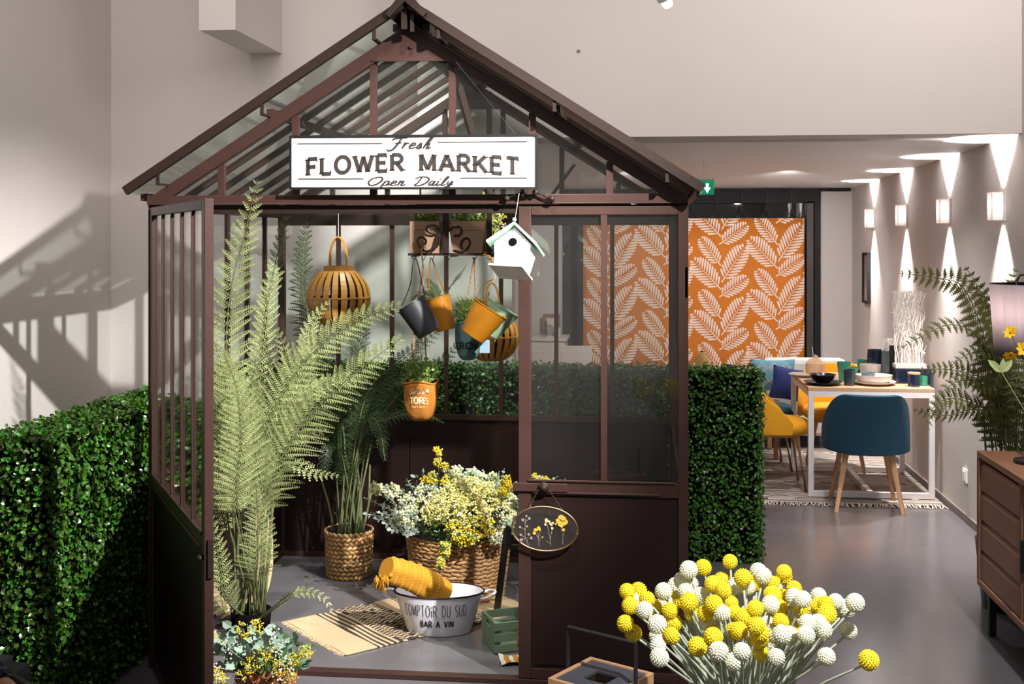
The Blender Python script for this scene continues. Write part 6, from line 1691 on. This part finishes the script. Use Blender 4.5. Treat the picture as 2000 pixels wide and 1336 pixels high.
for y0_, y1_ in ((sby0 + .034, 4.27), (4.275, ydiv - .019)):
    d = build(MB().box((sbx + .008, y0_, zz0), (sbx + .026, y1_, zz1)), 'cabinet_door', 'acacia', sb, bevel=.002)
    hy = y1_ - .03 if y0_ > 4.2 else y0_ + .03
    build(MB().box((sbx - .012, hy - .006, .43), (sbx + .0075, hy + .006, .56)), 'door_handle', 'black', d, bevel=.002)
for x in (sbx + .045, xb - .05):
    for y in (sby0 + .05, sby1 - .07): build(MB().box((x - .015, y - .015, 0), (x + .015, y + .015, sbz0 - .001)), 'leg', 'black', sb, bevel=.002)
pc_ = [V((1.75, 5.3, .004)), V((1.72, 5.15, .006)), V((1.80, 4.95, .005)), V((1.7, 4.8, .005)), V((1.9, 4.6, .01)), V((1.955, 4.6, .2))]
build(MB().tube(cat_rom(pc_, 6), .004, 6), 'power_cable', 'black', None, label='black power cable lying on the floor under the sideboard', cat='cable', loc=(1.75, 5.3, 0), smooth=True)
# table lamp
lc = W(2017, 905, 4.89); lx, ly = lc.x, lc.y
la = thing('table_lamp', 'table lamp with mauve grey fabric shade lit from inside on the sideboard', 'lamp', (lx, ly, sbz1))
zb_, zt_ = 1.243, 1.54
sh = MB().lathe([(.148, zb_), (.168, zt_)], 40, (lx, ly, 0)); sh.f = [f_ for f_ in sh.f if len(f_) == 4]; sh.m = [0] * len(sh.f)
build(sh, 'lamp_shade', 'shade', la, smooth=True, solid=.002)
for z, r in ((zb_, .148), (zt_, .1665)): build(MB().lathe([(r - .0015, z - .002), (r + .0015, z - .002), (r + .0015, z + .002), (r - .0015, z + .002), (r - .0015, z - .002)], 40, (lx, ly, 0)), 'shade_rim', 'black', la)
build(MB().lathe([(.0001, sbz1 + .001), (.075, sbz1 + .001), (.075, sbz1 + .015), (.012, sbz1 + .02), (.012, zb_ + .05), (.018, zb_ + .06), (.018, zb_ + .11), (.0001, zb_ + .11)], 20, (lx, ly, 0)), 'lamp_base', 'black', la, smooth=True, autos=.6)
build(MB().sphere((lx, ly, zb_ + .15), .035, 14, 10), 'light_bulb', 'bulb', la, smooth=True)
build(MB().tube([(lx - .06, ly, zt_ - .03), (lx - .064, ly, zt_ + .015), (lx - .05, ly, zt_ + .038), (lx, ly, zt_ + .042), (lx + .05, ly, zt_ + .038), (lx + .064, ly, zt_ + .015), (lx + .06, ly, zt_ - .03)], .006, 8), 'carry_ring', 'black', la, smooth=True)
for a in (0, 2.1, 4.2): build(MB().tube([(lx, ly, zt_ - .03), (lx + .165 * math.cos(a), ly + .165 * math.sin(a), zt_ - .006)], .002, 5), 'shade_spoke', 'black', la)
ld_ = bpy.data.lights.new('lamp_light', 'POINT'); ld_.energy = 18; ld_.color = (1, .88, .78); ld_.shadow_soft_size = .04
lo = bpy.data.objects.new('lamp_light', ld_); COL.objects.link(lo); lo.location = (lx, ly, zb_ + .215)
# fern between sideboard and dining corner
random.seed(52)
fx, fy = 1.72, 5.74
build(MB().lathe([(.0001, 0), (.13, 0), (.16, .32), (.15, .32), (.14, .26), (.0001, .26)], 28, (fx, fy, 0)), 'planter_pot', 'ceramicblack', None, smooth=True, label='dark floor pot behind the sideboard holding the olive green fern', cat='pot', loc=(fx, fy, 0))
fern('potted_fern', 'olive green arching fern behind the sideboard beside the lampshade', (fx, fy, .27), ['fern_o', 'stem'], [
    ([(1955, 880), (1945, 760), (1918, 645), (1880, 560), (1828, 543), (1757, 534)], 5.55, 5.2, .12, 24, .42, 0, .1),
    ([(1960, 880), (1948, 740), (1905, 655), (1858, 634), (1810, 652), (1758, 680)], 5.55, 5.25, .085, 21, .45, 20, .15),
    ([(1950, 880), (1940, 800), (1902, 738), (1855, 722), (1797, 722)], 5.55, 5.3, .09, 20, .42, 10, .1),
    ([(1945, 880), (1938, 830), (1905, 792), (1855, 778), (1820, 800), (1812, 842)], 5.55, 5.25, .085, 20, .4, -25, .25),
    ([(1962, 880), (1950, 790), (1910, 750), (1870, 745), (1826, 778)], 5.55, 5.35, .085, 18, .42, 25, .2),
    ([(1972, 880), (1962, 720), (1942, 620), (1910, 560), (1885, 520)], 5.6, 5.5, .10, 20, .45, -10, .1),
    ([(1968, 880), (1960, 760), (1935, 690), (1895, 690), (1860, 712)], 5.55, 5.3, .09, 18, .42, 15, .2),
    ([(1966, 880), (1958, 800), (1945, 730), (1925, 640), (1930, 560)], 5.6, 5.55, .10, 18, .45, 25, .1),
    ([(1980, 880), (1985, 780), (1975, 735), (1958, 720), (1940, 760)], 5.5, 5.2, .11, 17, .4, -20, .3),
    ([(1985, 880), (1995, 780), (1990, 730), (1975, 800)], 5.5, 5.2, .11, 17, .4, 15, .3),
    ([(1940, 880), (1930, 830), (1900, 800), (1850, 812), (1782, 800)], 5.55, 5.3, .07, 17, .45, -30, .15),
    ([(1980, 880), (1990, 700), (1975, 560), (1985, 525)], 5.7, 5.75, .09, 17, .6, 10, .1),
], fine=True, ns=8, sh=.62, solid=1.35, ang=8)
# vase with yellow cosmos beside the lamp
vx = W(2040, 820, 4.45); 
cv = thing('cosmos_bunch', 'yellow cosmos flowers on thin stems in front of the lampshade', 'flowers', (vx.x, vx.y, sbz1 + .03))
build(MB().lathe([(.0001, 0), (.035, 0), (.045, .05), (.03, .14), (.035, .17), (.03, .17), (.026, .14), (.04, .05), (.0001, .006)], 20, (vx.x, vx.y, sbz1 + .001)), 'glass_vase', 'clearglass', None, smooth=True, label='small glass vase with yellow cosmos at the sideboard edge', cat='vase', loc=(vx.x, vx.y, sbz1))
def cosmos(px, py, d, face, r):
    c = W(px, py, d); f_ = V(face).normalized(); _, s, u = frame_of(f_)
    mb = MB()
    for i in range(7):
        a = 2 * PI * i / 7 + U(-.1, .1); dr = s * math.cos(a) + u * math.sin(a)
        mb.leaf(c + dr * r * .12, dr + f_ * .35, f_, r * U(.9, 1.1), r * .62)
    fl = build(mb, 'blossom', 'cosmos', cv); build(MB().ball(c + f_ * .003, r * .2), 'flower_eye', 'mustard', fl)
    b = V((vx.x, vx.y, sbz1 + .15)); build(MB().tube(cat_rom([V((vx.x, vx.y, sbz1 + .03)), b, b.lerp(c, .6) + V((0, 0, .02)), c - f_ * .003], 5), .0014, 5), 'flower_stem', 'stem', cv)
cosmos(1974, 650, 4.42, (-.5, -.5, .3), .026); cosmos(1974, 692, 4.4, (-.2, -.5, -.6), .027); cosmos(2000, 682, 4.35, (-.3, -.9, .1), .028)
pl_ = W(1950, 690, 4.9)
mb = MB()
for a, ln in ((-.75, .075), (.6, .07), (.1, .06)): mb.leaf(W(1956, 728, 4.8), V((a, 0, .75)), V((0, -1, .3)), ln, ln * .4)
mb.tube([W(1956, 727, 4.8), V((vx.x, vx.y, sbz1 + .16))], .0015, 5)
build(mb, 'lamplit_leaf', 'lamplitleaf', cv)
# strap of a dark bag leaning by the hedge at the frame corner
bg = thing('black_bag', 'black bag with brown flap lying on the floor against the hedge end', 'bag', (-2.2, 3.62, 0))
k0 = G(30, 1330); k0 = W(10, 1325, 3.72)
mb = MB(); 
build(MB().box((k0.x - .22, k0.y - .02, 0), (k0.x + .035, k0.y + .12, k0.z + .02)), 'bag_body', 'black', bg, bevel=.03)
build(MB().sphere(W(14, 1345, 3.66), .05, 16, 10, sc=(1, .5, .7)), 'bag_flap', 'leather', bg, smooth=True)
build(MB().box(W(-14, 1318, 3.68), W(12, 1304, 3.68) + V((0, .03, 0))), 'bag_buckle', 'greymetal', bg, bevel=.004)
build(MB().box(W(-20, 1306, 3.7), W(10, 1290, 3.7) + V((0, .05, 0))), 'bag_loop', 'greymetal', bg, bevel=.004)
build(MB().tube([W(12, 1312, 3.68), W(30, 1322, 3.66), W(56, 1340, 3.64), W(70, 1360, 3.64)], .011, 8), 'bag_strap', 'black', bg, smooth=True)
bpy.context.view_layer.update()
